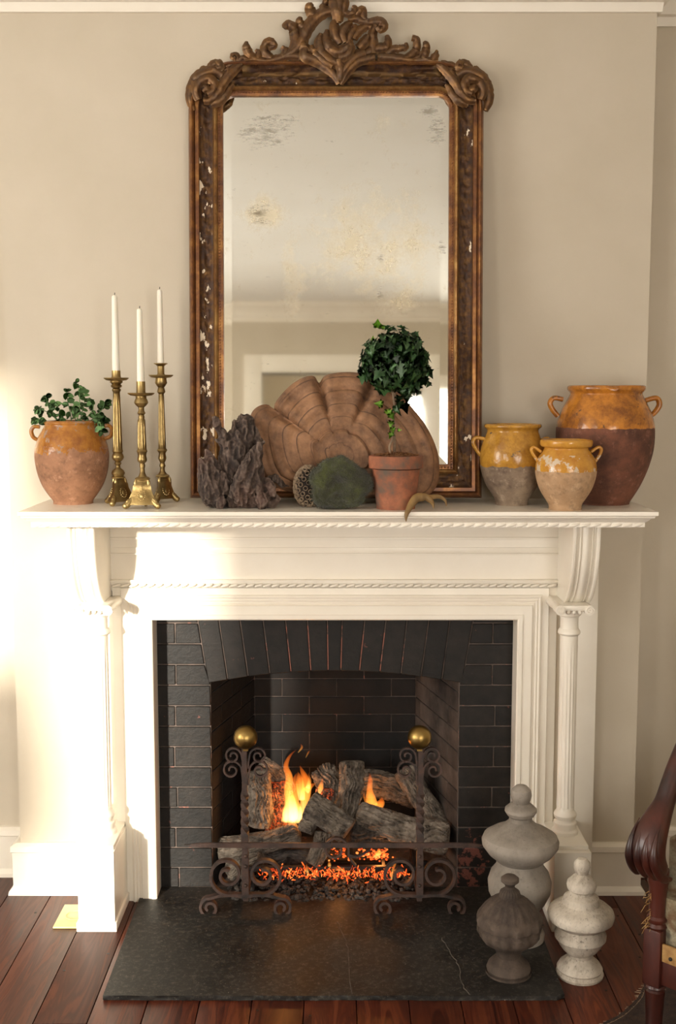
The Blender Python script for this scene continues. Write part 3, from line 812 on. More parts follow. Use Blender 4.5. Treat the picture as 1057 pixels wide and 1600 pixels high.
flame('flame', 'tall yellow and orange flame leaping between the upright logs', [
    [(452, 1284, 9), (454, 1272, 13), (454, 1254, 9), (451, 1234, 7), (452, 1214, 6), (447, 1199, 4.5), (450, 1187, 3), (456, 1178, 1.6), (463, 1172, .4)],
    [(460, 1284, 9), (462, 1270, 11), (460, 1252, 8), (462, 1236, 6), (460, 1220, 4), (464, 1208, .6)],
    [(444, 1284, 5), (448, 1272, 6), (451, 1258, 4), (450, 1246, .6)],
    [(468, 1282, 6), (474, 1262, 6), (477, 1246, 8), (479, 1230, 8), (477, 1216, 6), (472, 1204, 3), (469, 1196, .5)],
    [(472, 1250, 5), (470, 1232, 7), (468, 1216, 5), (466, 1206, .5)],
    [(470, 1276, 6), (480, 1270, 4), (490, 1265, .5)], [(478, 1236, 6), (486, 1228, 4), (494, 1224, .5)], [(481, 1232, 4), (484, 1220, 3), (482, 1208, .5)],
    [(466, 1176, .8), (472, 1168, 1.8), (470, 1162, .3)], [(478, 1184, .6), (482, 1176, 1.4), (485, 1172, .3)]], .065, M_flame, .9)
flame('flame', 'small pointed yellow flame above the crosswise log', [[(499, 1240, 2), (501, 1232, 4.5), (503, 1224, 3), (505, 1215, .4)]], .09, M_flame)
flame('flame', 'slim orange flame rising right of the tall middle log', [
    [(584, 1260, 8), (580, 1248, 8), (578, 1234, 5), (579, 1220, 4), (578, 1208, .5)], [(590, 1262, 7), (596, 1254, 6), (597, 1245, .5)], [(574, 1255, 3), (570, 1246, 2), (569, 1238, .4)]], .14, M_flame2)
flame('flame', 'tiny upright flame tip at the left of the ember row', [[(481, 1364, 2), (480, 1358, 2.4), (479, 1349, .4)]], -.05, M_flame)
flame('flame', 'tiny flame tip in the middle of the ember row', [[(515, 1354, 2.5), (515, 1350, 2.6), (514, 1345, .4)]], -.05, M_flame)
flame('flame', 'thin curling flame inside the lower scroll near the urns', [[(612, 1374, 1.6), (614, 1360, 2), (618, 1348, 1.8), (618, 1336, .4)]], -.06, M_flame)
flame('flame', 'small bright flame glowing below the charred log', [[(590, 1338, 4), (592, 1332, 4.5), (592, 1325, .5)]], .0, M_flame)
flame('flame', 'small flame peeping out below the stubby log end', [[(482, 1298, 4), (484, 1294, 4), (488, 1290, .5)]], .06, M_flame)
for (u, v, y, e, r) in ((456, 1262, .05, .9, .03), (474, 1240, .08, .5, .02), (583, 1250, .11, .45, .02), (530, 1362, -.05, .5, .02), (595, 1335, .0, .5, .015)):
    d = bpy.data.lights.new('flame_glow', 'POINT'); d.energy = e; d.color = (1, .36, .08); d.shadow_soft_size = r; d.specular_factor = .25
    o = bpy.data.objects.new('flame_glow', d); COL.objects.link(o); o.location = P(u, v, y)
# ---------------------------------------------------------------- turned vessels traced from the photograph
def prof_px(cx, y, prof, zbase, fix=True):
    """(half width px, v px) from top to bottom -> (radius, z) from bottom to top, standing on zbase"""
    out = []
    for hw, v in prof:
        if v < 0: out.append((hw * pxm(1500, y), zbase - v / 1000)); continue
        out.append((hw * pxm(v, y), P(cx, v, y).z))
    if fix:
        zt, zl = out[0][1], out[-1][1]; k = (zt - zbase) / (zt - zl)
        out = [(r, zt - (zt - z) * k) for r, z in out]
    return out[::-1]
def smooth_prof(pr, n=5): return [(max(r, 0), z) for r, z in spline(pr, n)]

def jar(name, label, cx, y, prof, handles, m, wob=.012, seed=1, chip=None):
    pr = smooth_prof(prof_px(cx, y, prof, SZ)); x = P(cx, 720, y).x
    root = thing(name, label, 'jar', (x, y, SZ), group='glazed confit jars on the mantel shelf')
    zt = pr[-1][1]; rt = pr[-1][0]; h = zt - SZ
    inner = [(rt - .006, zt - .001), (rt - .012, zt - .02), (pr[len(pr) // 2][0] * .85, SZ + h * .6), (pr[len(pr) // 2][0] * .7, SZ + h * .3), (.001, SZ + h * .28)]
    def fn(a, z, i):
        return 1 + wob * noise.noise(Vector((math.cos(a) * 1.3, math.sin(a) * 1.3, z * 9 + seed * 4)))
    bm = lathe(x, y, pr + inner, 64, fn)
    if chip:
        for v in bm.verts:
            if v.co.z > zt - .012 and abs(v.co.x - (x + chip[0])) < chip[1] and v.co.y < y: v.co.z -= chip[2] * (1 - abs(v.co.x - (x + chip[0])) / chip[1])
    obj('body', bm, m, root, ang=50)
    for hp in handles:
        sp = spline([(u, v, dy) for u, v, dy, r in hp], 6); rr_ = spline([(r,) for u, v, dy, r in hp], 6)
        bm = tube([P(u, v, y + dy) for u, v, dy in sp], [q[0] * pxm(700, y) for q in rr_], 12, 1.5, (0, 1, 0)); obj('handle', bm, m, root, ang=60)
    return root
M_jarL = glazed('ochre_glaze_weathered_clay', (184, 124, 52), (144, 88, 40), (178, 130, 98), (138, 98, 72), .163, .016, (158, 132, 112), .57)
jarL = jar('confit_jar', 'ochre-rimmed weathered terracotta jar with leafy green plant at shelf end', 113, -.15,
    [(38, 657), (42, 660), (41, 664), (44, 670), (51, 682), (56, 700), (57, 716), (54, 738), (47, 758), (37, 774), (31, 782), (30.5, 787)],
    [[(66, 690, 0, 3), (53, 684, 0, 3.2), (49, 674, 0, 3.2), (53, 667, 0, 3), (62, 667, 0, 3)], [(160, 686, 0, 3), (172, 682, 0, 3.2), (175, 672, 0, 3.2), (170, 665, 0, 3), (158, 667, 0, 3)]], M_jarL, seed=1)
M_jar2 = glazed('yellow_glaze_grey_clay', (192, 142, 56), (150, 104, 42), (158, 138, 116), (98, 80, 66), .118, .004, (110, 90, 66), .66, cl_scale=9)
jar('confit_jar', 'mustard-glazed jar with brown and grey base beside the mirror frame', 801, -.19,
    [(41, 662), (44, 663), (44.5, 667), (40, 672), (42, 680), (48, 694), (51, 710), (50.5, 724), (47, 740), (40, 758), (31, 772), (26, 781), (25.5, 788)],
    [[(756, 716, 0, 3), (746, 704, 0, 3), (740, 692, 0, 3.2), (744, 684, 0, 3), (758, 686, 0, 3)], [(848, 714, 0, 3), (858, 702, 0, 3), (861, 692, 0, 3), (856, 685, 0, 3), (846, 688, 0, 3)]], M_jar2, seed=2)
M_jar3 = glazed('yellow_glaze_flaking_buff_clay', (204, 150, 62), (180, 122, 48), (190, 156, 120), (170, 134, 98), .113, .002, (206, 186, 160), .53, .16)
jar('confit_jar', 'small buff jar with flaking yellow glaze standing in front of the large jar', 885, -.325,
    [(36, 686), (40, 688), (40.5, 692), (39, 697), (34, 700), (38, 707), (45, 718), (47.5, 732), (46, 746), (41, 762), (33, 776), (27, 785), (25.5, 789), (25.5, 795)],
    [[(842, 722, 0, 2.6), (834, 710, 0, 2.6), (831, 702, 0, 2.8), (836, 699, 0, 2.6), (846, 706, 0, 2.6)], [(930, 722, 0, 2.6), (938, 710, 0, 2.6), (940, 702, 0, 2.8), (935, 699, 0, 2.6), (924, 706, 0, 2.6)]], M_jar3, seed=3)
M_jar4 = glazed('amber_glaze_russet_clay', (192, 124, 46), (128, 78, 36), (122, 76, 56), (72, 46, 36), .232, .003, (96, 66, 44), .62, cl_scale=8)
jar('confit_jar', 'largest jar, amber glaze over dark russet clay, wide chipped rim', 945, -.155,
    [(57, 602), (60, 604), (60, 609), (56, 614), (56.5, 618), (63, 630), (71, 648), (75, 664), (75.5, 684), (73, 708), (66, 734), (56, 758), (46, 776), (40, 786), (39.5, 789)],
    [[(872, 650, 0, 4), (864, 640, 0, 4.2), (860, 630, 0, 4.2), (866, 622, 0, 4), (880, 624, 0, 4)], [(1014, 652, 0, 4), (1024, 644, 0, 4.2), (1031, 632, 0, 4.4), (1026, 622, 0, 4.2), (1008, 626, 0, 4)]], M_jar4, seed=4, chip=(-.004, .018, .007))

# ---------------------------------------------------------------- plants
def leaf_mesh(name, outline, fold, m, curl=.15):
    bm = BM(); c = [bm.verts.new((0, y, fold * .0 - curl * y * y)) for _, y in ((0, 0), (0, .5), (0, 1))]
    pts = [bm.verts.new((x, y, abs(x) * fold - curl * y * y)) for x, y in outline]
    n = len(pts)
    mid = bm.verts.new((0, .42, -curl * .17))
    for v in c: bm.verts.remove(v)
    for i in range(n): bm.faces.new((mid, pts[i], pts[(i + 1) % n]))
    r = bmesh.ops.solidify(bm, geom=bm.faces[:], thickness=.012)
    me = mesh_from(bm, name, 60); me.materials.append(m); return me
IVY = [(0, 0), (.18, -.1), (.42, -.08), (.34, .1), (.6, .28), (.32, .38), (.22, .56), (0, 1), (-.22, .56), (-.32, .38), (-.6, .28), (-.34, .1), (-.42, -.08), (-.18, -.1)]
RND = [(.0, 0), (.2, .06), (.36, .25), (.4, .5), (.3, .78), (0, 1), (-.3, .78), (-.4, .5), (-.36, .25), (-.2, .06)]
M_ivy = mat('ivy_leaf', (42, 74, 38), (68, 104, 56), 14, .38, rand=.45)
M_ivyl = mat('young_ivy_leaf', (120, 172, 50), (150, 196, 70), 14, .45, rand=.15)
M_herb = mat('herb_leaf', (66, 104, 56), (108, 148, 84), 10, .5, rand=.35)
M_bark2 = mat('ivy_stem', (92, 74, 58), (140, 118, 94), 40, .8, bump=.4, bscale=90)
L_ivy = [leaf_mesh('ivy_leaf', IVY, f, M_ivy, c) for f, c in ((.2, .2), (.35, .35), (.05, .1))]
L_ivyl = [leaf_mesh('young_leaf', IVY, .2, M_ivyl, .2)]
L_herb = [leaf_mesh('herb_leaf', RND, f, M_herb, c) for f, c in ((.25, .25), (.1, .4))]
rl = random.Random(4)
def put_leaf(parent, me, pos, nrm, tip, size):
    n = Vector(nrm).normalized(); t_ = Vector(tip); t_ = (t_ - n * t_.dot(n))
    if t_.length < 1e-4: t_ = n.orthogonal()
    t_.normalize(); x_ = t_.cross(n)
    M_ = Matrix((x_, t_, n)).transposed().to_4x4()
    o = bpy.data.objects.new('leaf', me); COL.objects.link(o); o.parent = parent
    o.matrix_basis = wmat(parent).inverted() @ Matrix.Translation(Vector(pos)) @ M_ @ Matrix.Scale(size, 4)
    return o
# herb growing in the left jar
hp = thing('potted_herb', 'sprawling green round-leaved herb growing out of the shelf-end jar', 'plant', tuple(P(113, 663, -.15)))
obj('soil', lathe(P(113, 663, -.15).x, -.15, [(.001, P(113, 672, -.15).z), (.066, P(113, 671, -.15).z), (.068, P(113, 668, -.15).z), (.03, P(113, 666, -.15).z)], 32), mat('potting_soil', (40, 28, 20), (66, 48, 34), 60, .95, bump=.8, bscale=120), hp)
stems = [((98, 664), (84, 650), (70, 642), (58, 640), -.03), ((95, 664), (80, 645), (74, 630), (72, 620), .0), ((104, 664), (95, 645), (88, 634), (84, 630), -.04), ((112, 664), (110, 645), (106, 628), (104, 612), .02),
         ((118, 664), (124, 640), (124, 615), (120, 598), -.02), ((124, 664), (128, 645), (132, 630), (130, 612), .03), ((128, 664), (138, 650), (146, 638), (142, 626), -.03), ((134, 664), (148, 652), (158, 642), (164, 630), .0),
         ((130, 666), (146, 662), (156, 660), (158, 672), -.05), ((106, 666), (98, 660), (94, 658), (90, 668), -.06), ((118, 666), (118, 656), (114, 646), (116, 636), -.06), ((90, 666), (76, 660), (66, 652), (56, 656), -.02), ((138, 666), (152, 656), (160, 650), (163, 660), .02)]
for a, b, c, d, dy in stems:
    sp = spline([(*a, 0), (*b, dy * .5), (*c, dy), (*d, dy * 1.2)], 7); pts = [P(u, v, -.15 + q) for u, v, q in sp]
    obj('stem', tube(pts, [.0018 - .0009 * i / len(pts) for i in range(len(pts))], 6), M_herb, hp)
    for i in range(4, len(pts)):
        if i % 3 and i < len(pts) - 2: continue
        for s in (-1, 1):
            dr = (pts[i] - pts[i - 1]).normalized(); ang = rl.uniform(0, 2 * PI)
            sd = dr.cross(Vector((math.cos(ang), math.sin(ang), .3))).normalized() * s
            nm = Vector((rl.uniform(-.5, .5), -.8, rl.uniform(.1, .9)))
            put_leaf(hp, rl.choice(L_herb), pts[i], nm, sd + dr * .5 + Vector((0, 0, -.1)), rl.uniform(.015, .023))
# ivy topiary
TY = -.30; tcx = 619
tx = P(tcx, 740, TY).x
tp = thing('terracotta_pot', 'old terracotta flowerpot with stained sides holding the ivy topiary', 'flower pot', (tx, TY, SZ))
pp = prof_px(tcx, TY, [(39, 711), (42.5, 712), (43, 722), (42.5, 731), (37.5, 733), (37, 736), (33.5, 766), (30, 794), (30, 796)], SZ)
t = NT('stained_terracotta'); vec = t.coord(); n1 = t.noise(vec, 11, 7, .65)
c0 = t.ramp(n1, [(.36, s2l((98, 84, 72))), (.48, s2l((140, 88, 64))), (.62, s2l((180, 110, 78)))])
t.set(col=t.mix(t.ramp(t.noise(vec, 9, 4), [(.55, 0.), (.7, .5)]), c0, s2l((88, 92, 74))), rough=.85); t.bump(t.noise(vec, 50, 5), .25, .003)
zt = pp[-1][1]; rt = pp[-1][0]
obj('body', lathe(tx, TY, [p for p in pp if p[1] < P(tcx, 730, TY).z] + [(rt * .8, P(tcx, 730, TY).z)], 56), t.m, tp, ang=30)
obj('rim', lathe(tx, TY, [p for p in pp if p[1] > P(tcx, 733, TY).z] + [(rt - .007, zt - .001), (rt - .012, zt - .02), (.01, zt - .022)], 56), t.m, tp, ang=30)
tv = thing('ivy_topiary', 'ivy topiary ball on a bare stem in the terracotta pot', 'topiary', (tx, TY, zt - .02))
ms = BM()
for i in range(420):
    a = rl.uniform(0, 2 * PI); r = rt * .86 * math.sqrt(rl.random()); p = Vector((tx + r * math.cos(a), TY + r * math.sin(a), zt - .008 + .012 * (1 - r / rt) + rl.uniform(-.004, .006)))
    b = rl.uniform(0, PI); d = Vector((math.cos(b), math.sin(b), rl.uniform(-.3, .3))) * rl.uniform(.006, .013)
    add_tube(ms, [p - d, p + Vector((0, 0, .003)), p + d], .0011, 4)
add_lathe(ms, tx, TY, [(.001, zt - .019), (rt - .014, zt - .018), (rt - .016, zt - .01), (.001, zt - .004)], 32)
o = obj('moss_mulch', ms, mat('brown_sphagnum', (92, 58, 34), (140, 96, 58), 50, .95), tv); o['kind'] = 'stuff'
obj('stem', tube([P(u, v, TY + q) for u, v, q in spline([(616, 714, 0), (617, 690, .004), (615, 660, 0), (618, 630, -.004), (616, 600, 0), (618, 570, 0)], 6)], [.0045 - .0015 * i / 30 for i in range(31)], 8), M_bark2, tv)
obj('stem', tube([P(u, v, TY - .006) for u, v in spline([(612, 712), (609, 698), (614, 684), (613, 660), (617, 640), (614, 610)], 6)], .0035, 8), M_bark2, tv)
cb = P(618, 562, TY); s_ = pxm(562, TY)
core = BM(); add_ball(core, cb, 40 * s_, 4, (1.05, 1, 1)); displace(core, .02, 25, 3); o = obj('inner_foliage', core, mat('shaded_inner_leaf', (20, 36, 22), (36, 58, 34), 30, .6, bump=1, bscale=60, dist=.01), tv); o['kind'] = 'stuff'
def ivy(pos, out, size, me=None):
    put_leaf(tv, me or rl.choice(L_ivy), pos, Vector(out) + Vector((rl.uniform(-.5, .5), rl.uniform(-.5, .5), rl.uniform(-.2, .6))), Vector((rl.uniform(-.7, .7), rl.uniform(-.5, .2), -1)) + Vector(out) * .3, size)
for i in range(225):
    z = rl.uniform(-.9, 1); a = rl.uniform(0, 2 * PI)
    if math.sin(a) > .55: a = -a
    d = Vector((math.sqrt(max(0, 1 - z * z)) * math.cos(a), math.sqrt(max(0, 1 - z * z)) * math.sin(a), z))
    k = 44 + 7 * noise.noise(d * 2.2) + rl.uniform(-3, 6)
    ivy(cb + Vector((d.x * 1.06, d.y, d.z)) * k * s_, d, rl.uniform(.026, .04))
for (u, v, n_, sp_) in ((570, 580, 6, 6), (662, 575, 8, 9), (667, 592, 3, 5), (648, 600, 6, 8), (630, 612, 5, 7), (626, 630, 4, 6), (600, 598, 6, 8), (574, 560, 4, 5)):
    for k in range(n_):
        p = P(u + rl.uniform(-sp_, sp_), v + rl.uniform(-sp_, sp_), TY + rl.uniform(-.04, .03)); ivy(p, (rl.uniform(-.5, .5), -1, .2), rl.uniform(.022, .034))
put_leaf(tv, L_ivyl[0], P(590, 512, TY - .02), (.2, -1, .3), (.15, 0, 1), .03); put_leaf(tv, L_ivyl[0], P(596, 512, TY - .02), (.4, -1, .4), (.8, 0, .5), .02)
for (u, v, sz, tu, tv_) in ((598, 632, .026, -1, .2), (606, 640, .026, .2, -1), (610, 646, .024, .6, -1), (612, 658, .022, -.2, -1), (613, 668, .02, .2, -1), (612, 676, .02, -.4, -1), (616, 640, .02, .5, .3), (622, 672, .012, 1, 0)):
    put_leaf(tv, L_ivyl[0], P(u, v, TY - .014), (rl.uniform(-.4, .4), -1, .2), (tu, 0, tv_), sz)

# ---------------------------------------------------------------- candlesticks and candles
M_wax = NT('ivory_wax'); M_wax.set(col=s2l((244, 238, 222)), rough=.45); M_wax.b.inputs['Subsurface Weight'].default_value = .25; M_wax.b.inputs['Subsurface Radius'].default_value = (.01, .008, .005); M_wax = M_wax.m
M_wick = mat('burnt_wick', (26, 22, 20))
def candlestick(cx, y, parts, flute, base, label, clabel, cand, rotz):
    x = P(cx, 700, y).x
    zb = SZ; v0 = base[-1]
    root = thing('candlestick', label, 'candlestick', (x, y, SZ), group='brass candlesticks on the mantel shelf')
    zf = lambda v: P(cx, v, y).z; zlast = zf(v0); ztop = zf(parts[0][1]); k = (ztop - SZ) / (ztop - zlast)
    Z = lambda v: ztop - (ztop - zf(v)) * k
    R = lambda hw, v: hw * pxm(v, y)
    pr = [(R(hw, v), Z(v)) for hw, v in parts][::-1]
    zf0, zf1 = Z(flute[1]), Z(flute[0])
    pr2 = []
    for a, b in zip(pr, pr[1:]):
        pr2.append(a)
        if b[1] - a[1] > .06:
            for q in range(1, 10): pr2.append((a[0] + (b[0] - a[0]) * q / 10, a[1] + (b[1] - a[1]) * q / 10))
    pr2.append(pr[-1])
    sh = lathe(x, y, pr2 + [(pr2[-1][0] * .75, pr2[-1][1]), (pr2[-1][0] * .7, pr2[-1][1] - .02)], 60, lambda a, z, i: 1 - (.16 * (.5 - .5 * math.cos(a * 10)) if zf0 + .002 < z < zf1 - .002 else 0))
    obj('shaft', sh, M_brass, root, ang=45)
    # drip pan
    hw, v = base[0], base[1]; r = R(hw, v); z = Z(v)
    obj('drip_pan', lathe(x, y, [(r * .4, z - .008), (r * .8, z - .006), (r * .98, z - .001), (r, z + .002), (r * .95, z + .002), (r * .6, z - .002), (r * .35, z - .002)], 40, lambda a, zz, i: 1 + .02 * math.cos(a * 12)), M_brass, root, ang=50)
    # three-sided foot: concave panels, moulded cap, scrolled paws
    hb, vt = base[2], base[3]; zt_ = Z(vt); Hh = zt_ - SZ; Rb = R(hb, vt) * 1.22; Rt = R(base[4], vt)
    bm = BM(); rings = []
    for i in range(15):
        f = i / 14; z = SZ + .012 + (Hh - .012) * f
        rr_ = Rt + (Rb * .92 - Rt) * ((1 - f) ** 1.25) + .0035 * math.exp(-((f - .72) / .09) ** 2)
        ring = []
        for kk in range(36):
            a = 2 * PI * kk / 36; tri = math.cos(PI / 3) / math.cos(((a + PI / 3) % (2 * PI / 3)) - PI / 3) if True else 1
            tri = .25 + .75 * (0.5 / math.cos(((a) % (2 * PI / 3)) - PI / 3)) ** .0 * (math.cos(PI / 3) / math.cos(((a) % (2 * PI / 3)) - PI / 3)) / 1.0
            ring.append(bm.verts.new((x + rr_ * tri * 1.05 * math.cos(a + rotz), y + rr_ * tri * 1.05 * math.sin(a + rotz), z)))
        rings.append(ring)
    for a, b in zip(rings, rings[1:]):
        for kk in range(36): bm.faces.new((a[kk], a[(kk + 1) % 36], b[(kk + 1) % 36], b[kk]))
    bm.faces.new(rings[0]); bm.faces.new(rings[-1][::-1])
    obj('pedestal', bm, M_brass, root, ang=50)
    obj('cap', lathe(x, y, [(Rt * .8, zt_ - .006), (Rt * 1.15, zt_ - .003), (Rt * 1.2, zt_), (Rt * .9, zt_ + .004)], 30), M_brass, root)
    for kk in range(3):
        a = 2 * PI * kk / 3 + rotz; dx, dy = math.cos(a), math.sin(a); bm = BM()
        add_tube(bm, [(x + dx * Rb * q, y + dy * Rb * q, SZ + zz) for q, zz in ((.45, .03), (.7, .022), (.9, .012), (1.0, .007))], [.005, .008, .0095, .008], 10)
        add_ball(bm, (x + dx * Rb, y + dy * Rb, SZ + .009), .009, 2, (1, 1, 1)); add_ball(bm, (x + dx * Rb * .72, y + dy * Rb * .72, SZ + .026), .006, 2)
        obj('paw_foot', bm, M_brass, root)
        # scroll running down the corner
        bm = BM(); cp_ = [(1.08 * Rt, Hh - .004, .0035), (1.2 * Rt, Hh * .84, .005), (1.12 * Rt, Hh * .68, .0042), (Rb * .5, Hh * .5, .004), (Rb * .66, Hh * .34, .005), (Rb * .86, Hh * .24, .006), (Rb * .9, Hh * .16, .004)]
        sp_ = spline(cp_, 4); add_tube(bm, [(x + dx * q_, y + dy * q_, SZ + z_) for q_, z_, r_ in sp_], [r_ for q_, z_, r_ in sp_], 8); obj('corner_scroll', bm, M_brass, root)
        # embossed medallion on each panel
        a2 = a + PI / 3; dx, dy = math.cos(a2), math.sin(a2); bm = BM(); q = Rb * .40
        rt_ = Matrix.Rotation(a2, 3, 'Z') @ Matrix.Rotation(-.35, 3, 'Y')
        add_ball(bm, (x + dx * q, y + dy * q, SZ + Hh * .45), .008, 2, (.4, .8, 1.2), rt_)
        for e in range(14):
            an = 2 * PI * e / 14; lv = rt_ @ Vector((.001, .0105 * math.cos(an), .0145 * math.sin(an)))
            add_ball(bm, Vector((x + dx * q, y + dy * q, SZ + Hh * .45)) + lv, .0022, 1)
        obj('medallion', bm, M_brass, root)
    # candle
    (hb_, ht_, vb, vtp) = cand; zb_ = Z(vb) - .012; zt2 = zf(vtp)
    cd = thing('candle', clabel, 'candle', (x, y, zb_), group='ivory taper candles')
    r0, r1 = R(hb_, vb), R(ht_, vtp)
    obj('wax', lathe(x, y, [(r0 * .95, zb_), (r0, zb_ + .012)] + [(r0 + (r1 - r0) * q / 8, zb_ + .012 + (zt2 - zb_ - .018) * q / 8) for q in range(1, 9)] + [(r1 * .8, zt2 - .002), (r1 * .3, zt2)], 28), M_wax, cd, ang=60)
    obj('wick', tube([(x, y, zt2 - .002), (x + .0006, y, zt2 + .004), (x + .001, y, zt2 + .007)], .0011, 6), M_wick, cd)
candlestick(184, -.20, [(7, 579), (7, 588), (9, 592), (10, 597), (7, 600), (9, 602.5), (8, 604.5), (5, 606), (7.2, 608), (6.8, 610.5), (5.5, 612), (5.6, 617), (7.6, 701), (8.4, 703.5), (7, 706), (8.6, 709), (9.6, 712.5), (8, 716), (4.2, 719.5), (5.6, 722), (3.4, 725), (4, 729), (9, 733), (10.5, 737), (9, 740), (8, 744)],
    (617, 700), (19.5, 591, 23, 743, 9, 786), 'brass candlestick with ball knop and tall fluted shaft, next to the planted jar', 'ivory taper candle in the candlestick nearest the planted jar', (6, 4.4, 579, 461), .35)
candlestick(222, -.295, [(7, 596), (7, 612), (9, 616), (8.5, 619), (8.5, 622), (10.5, 626), (11, 629), (8, 633), (4.5, 636), (4.6, 641), (6.6, 645), (4, 647.5), (5, 651), (4.4, 653), (6, 656), (7.2, 701), (8.6, 703), (7.2, 706), (6.4, 710), (7.6, 716), (7, 719), (3.8, 722), (4.6, 726), (3.6, 730), (4, 736), (6, 741), (8, 744)],
    (656, 700), (21, 614.5, 24, 745, 10, 791), 'shortest and frontmost brass candlestick, its fluted shaft above ornate paws', 'shortest ivory taper candle, in the frontmost candlestick', (6, 4.2, 596, 482), -.5)
candlestick(253.5, -.12, [(5.4, 570), (5.4, 584), (9, 588), (8.5, 592), (9.5, 598), (7, 602), (4.8, 605), (6.6, 612), (4, 615), (4.4, 620), (6, 699), (8.4, 701.5), (6.5, 704), (5, 707), (6.4, 714), (5.2, 718), (3.4, 721), (5, 726), (3.6, 729), (4, 734), (7, 739), (8, 741)],
    (620, 698), (19, 586.5, 18, 741, 9, 782), 'tallest brass candlestick standing behind the others by the mirror', 'tallest ivory taper candle beside the mirror frame', (5.2, 4, 569, 452), .2)
# the tallest candlestick's extra bobeche
x = P(253.5, 700, -.12).x; z = P(253.5, 569, -.12).z; r = 11 * pxm(569, -.12)
tallest = [o for o in bpy.data.objects if o.name.startswith('candlestick') and 'tallest' in o.get('label', '')][0]
obj('bobeche', lathe(x, -.12, [(r * .5, z - .006), (r * .7, z - .002), (r, z + .001), (r * .95, z + .003), (r * .5, z)], 32), M_brass, tallest)

# ---------------------------------------------------------------- large bracket fungus
out = [(415, 752), (404, 732), (397, 705), (392, 676), (391, 654), (396, 641), (408, 633), (420, 633), (428, 642), (430, 630), (442, 614), (458, 599), (476, 589), (491, 588), (499, 598), (508, 587), (530, 582), (556, 582), (572, 588), (581, 601), (598, 604), (620, 612), (640, 632), (660, 656), (676, 684), (685, 710), (687, 734), (684, 756), (672, 772), (650, 777), (610, 777), (560, 777), (500, 775), (450, 768)]
FY = -.155; fc = (530, 712)
ol = spline(out + [out[0]], 6)[:-1]
notch = [math.atan2(v - fc[1], u - fc[0]) for u, v in ((428, 642), (499, 598), (581, 601))]
bm = BM(); lay = bm.verts.layers.float.new('ring'); NR = 34; rings = []
for k in range(1, NR + 1):
    f = k / NR; ring = []
    for (u, v) in ol:
        a = math.atan2(v - fc[1], u - fc[0]); uu, vv = fc[0] + (u - fc[0]) * f, fc[1] + (v - fc[1]) * f
        wv = f + .012 * noise.noise(Vector((math.cos(a) * 2, math.sin(a) * 2, f * 2)))
        h = .024 + .034 * (1 - f ** 2.2)
        saw = (wv * 6.3) % 1.0; h += .0075 * saw * min(1, f * 3) * (1 if saw < .93 else (1 - saw) / .07)
        h += .0016 * math.sin(wv * 70)
        for na in notch:
            da = (a - na + PI) % (2 * PI) - PI
            h -= .02 * math.exp(-(da / .05) ** 2) * max(0, min(1, (f - .42) / .3)); h += .008 * math.exp(-((abs(da) - .16) / .1) ** 2) * max(0, min(1, (f - .42) / .3))
        h += .004 * noise.noise(Vector((uu * .03, vv * .03, 2)))
        h = max(h, .004); 
        if k == NR: h = .012
        p = P(uu, vv, FY - h); 
        p.z = max(p.z, SZ + .001)
        q = bm.verts.new(p); q[lay] = wv; ring.append(q)
    rings.append(ring)
cv = bm.verts.new(P(fc[0], fc[1], FY - .058)); cv[lay] = 0
n = len(ol)
for i in range(n): bm.faces.new((cv, rings[0][i], rings[0][(i + 1) % n]))
for a, b in zip(rings, rings[1:]):
    for i in range(n): bm.faces.new((a[i], b[i], b[(i + 1) % n], a[(i + 1) % n]))
back = []
for v in rings[-1]:
    q = bm.verts.new((v.co.x, FY, v.co.z)); q[lay] = 1; back.append(q)
for i in range(n): bm.faces.new((rings[-1][i], back[i], back[(i + 1) % n], rings[-1][(i + 1) % n]))
bm.faces.new(back)
t = NT('banded_fungus'); at = t.n('ShaderNodeAttribute', attribute_name='ring'); vec = t.coord()
bands = t.math('SINE', t.math('MULTIPLY', t.math('ADD', at.outputs['Fac'], t.math('MULTIPLY', t.noise(vec, 10, 4), .05)), 75.))
c0 = t.ramp(t.noise(vec, 13, 9, .72), [(.34, s2l((88, 62, 44))), (.62, s2l((156, 114, 80)))])
c0 = t.mix(t.ramp(bands, [(.0, 0.), (1., .22)]), c0, s2l((124, 84, 58)))
wave = t.math('FRACT', t.math('MULTIPLY', at.outputs['Fac'], 6.3))
c0 = t.mix(t.math('MULTIPLY', t.ramp(wave, [(.88, 0.), (.965, .85)]), t.ramp(t.noise(vec, 12, 4), [(.38, .15), (.6, 1.)])), c0, s2l((62, 40, 29)))
c0 = t.mix(t.ramp(t.noise(t.coord((1, 1, .3)), 16, 6, .7), [(.54, 0.), (.7, .6)]), c0, s2l((66, 45, 33)))
t.set(col=c0, rough=.72); t.bump(t.math('ADD', t.math('MULTIPLY', bands, .3), t.noise(vec, 70, 5)), .3, .003)
fg = obj('bracket_fungus', bm, t.m, origin=(P(540, 770, FY).x, FY, SZ), ang=50)
tag(fg, 'huge ridged brown shelf fungus fan leaning against the mirror', 'fungus')

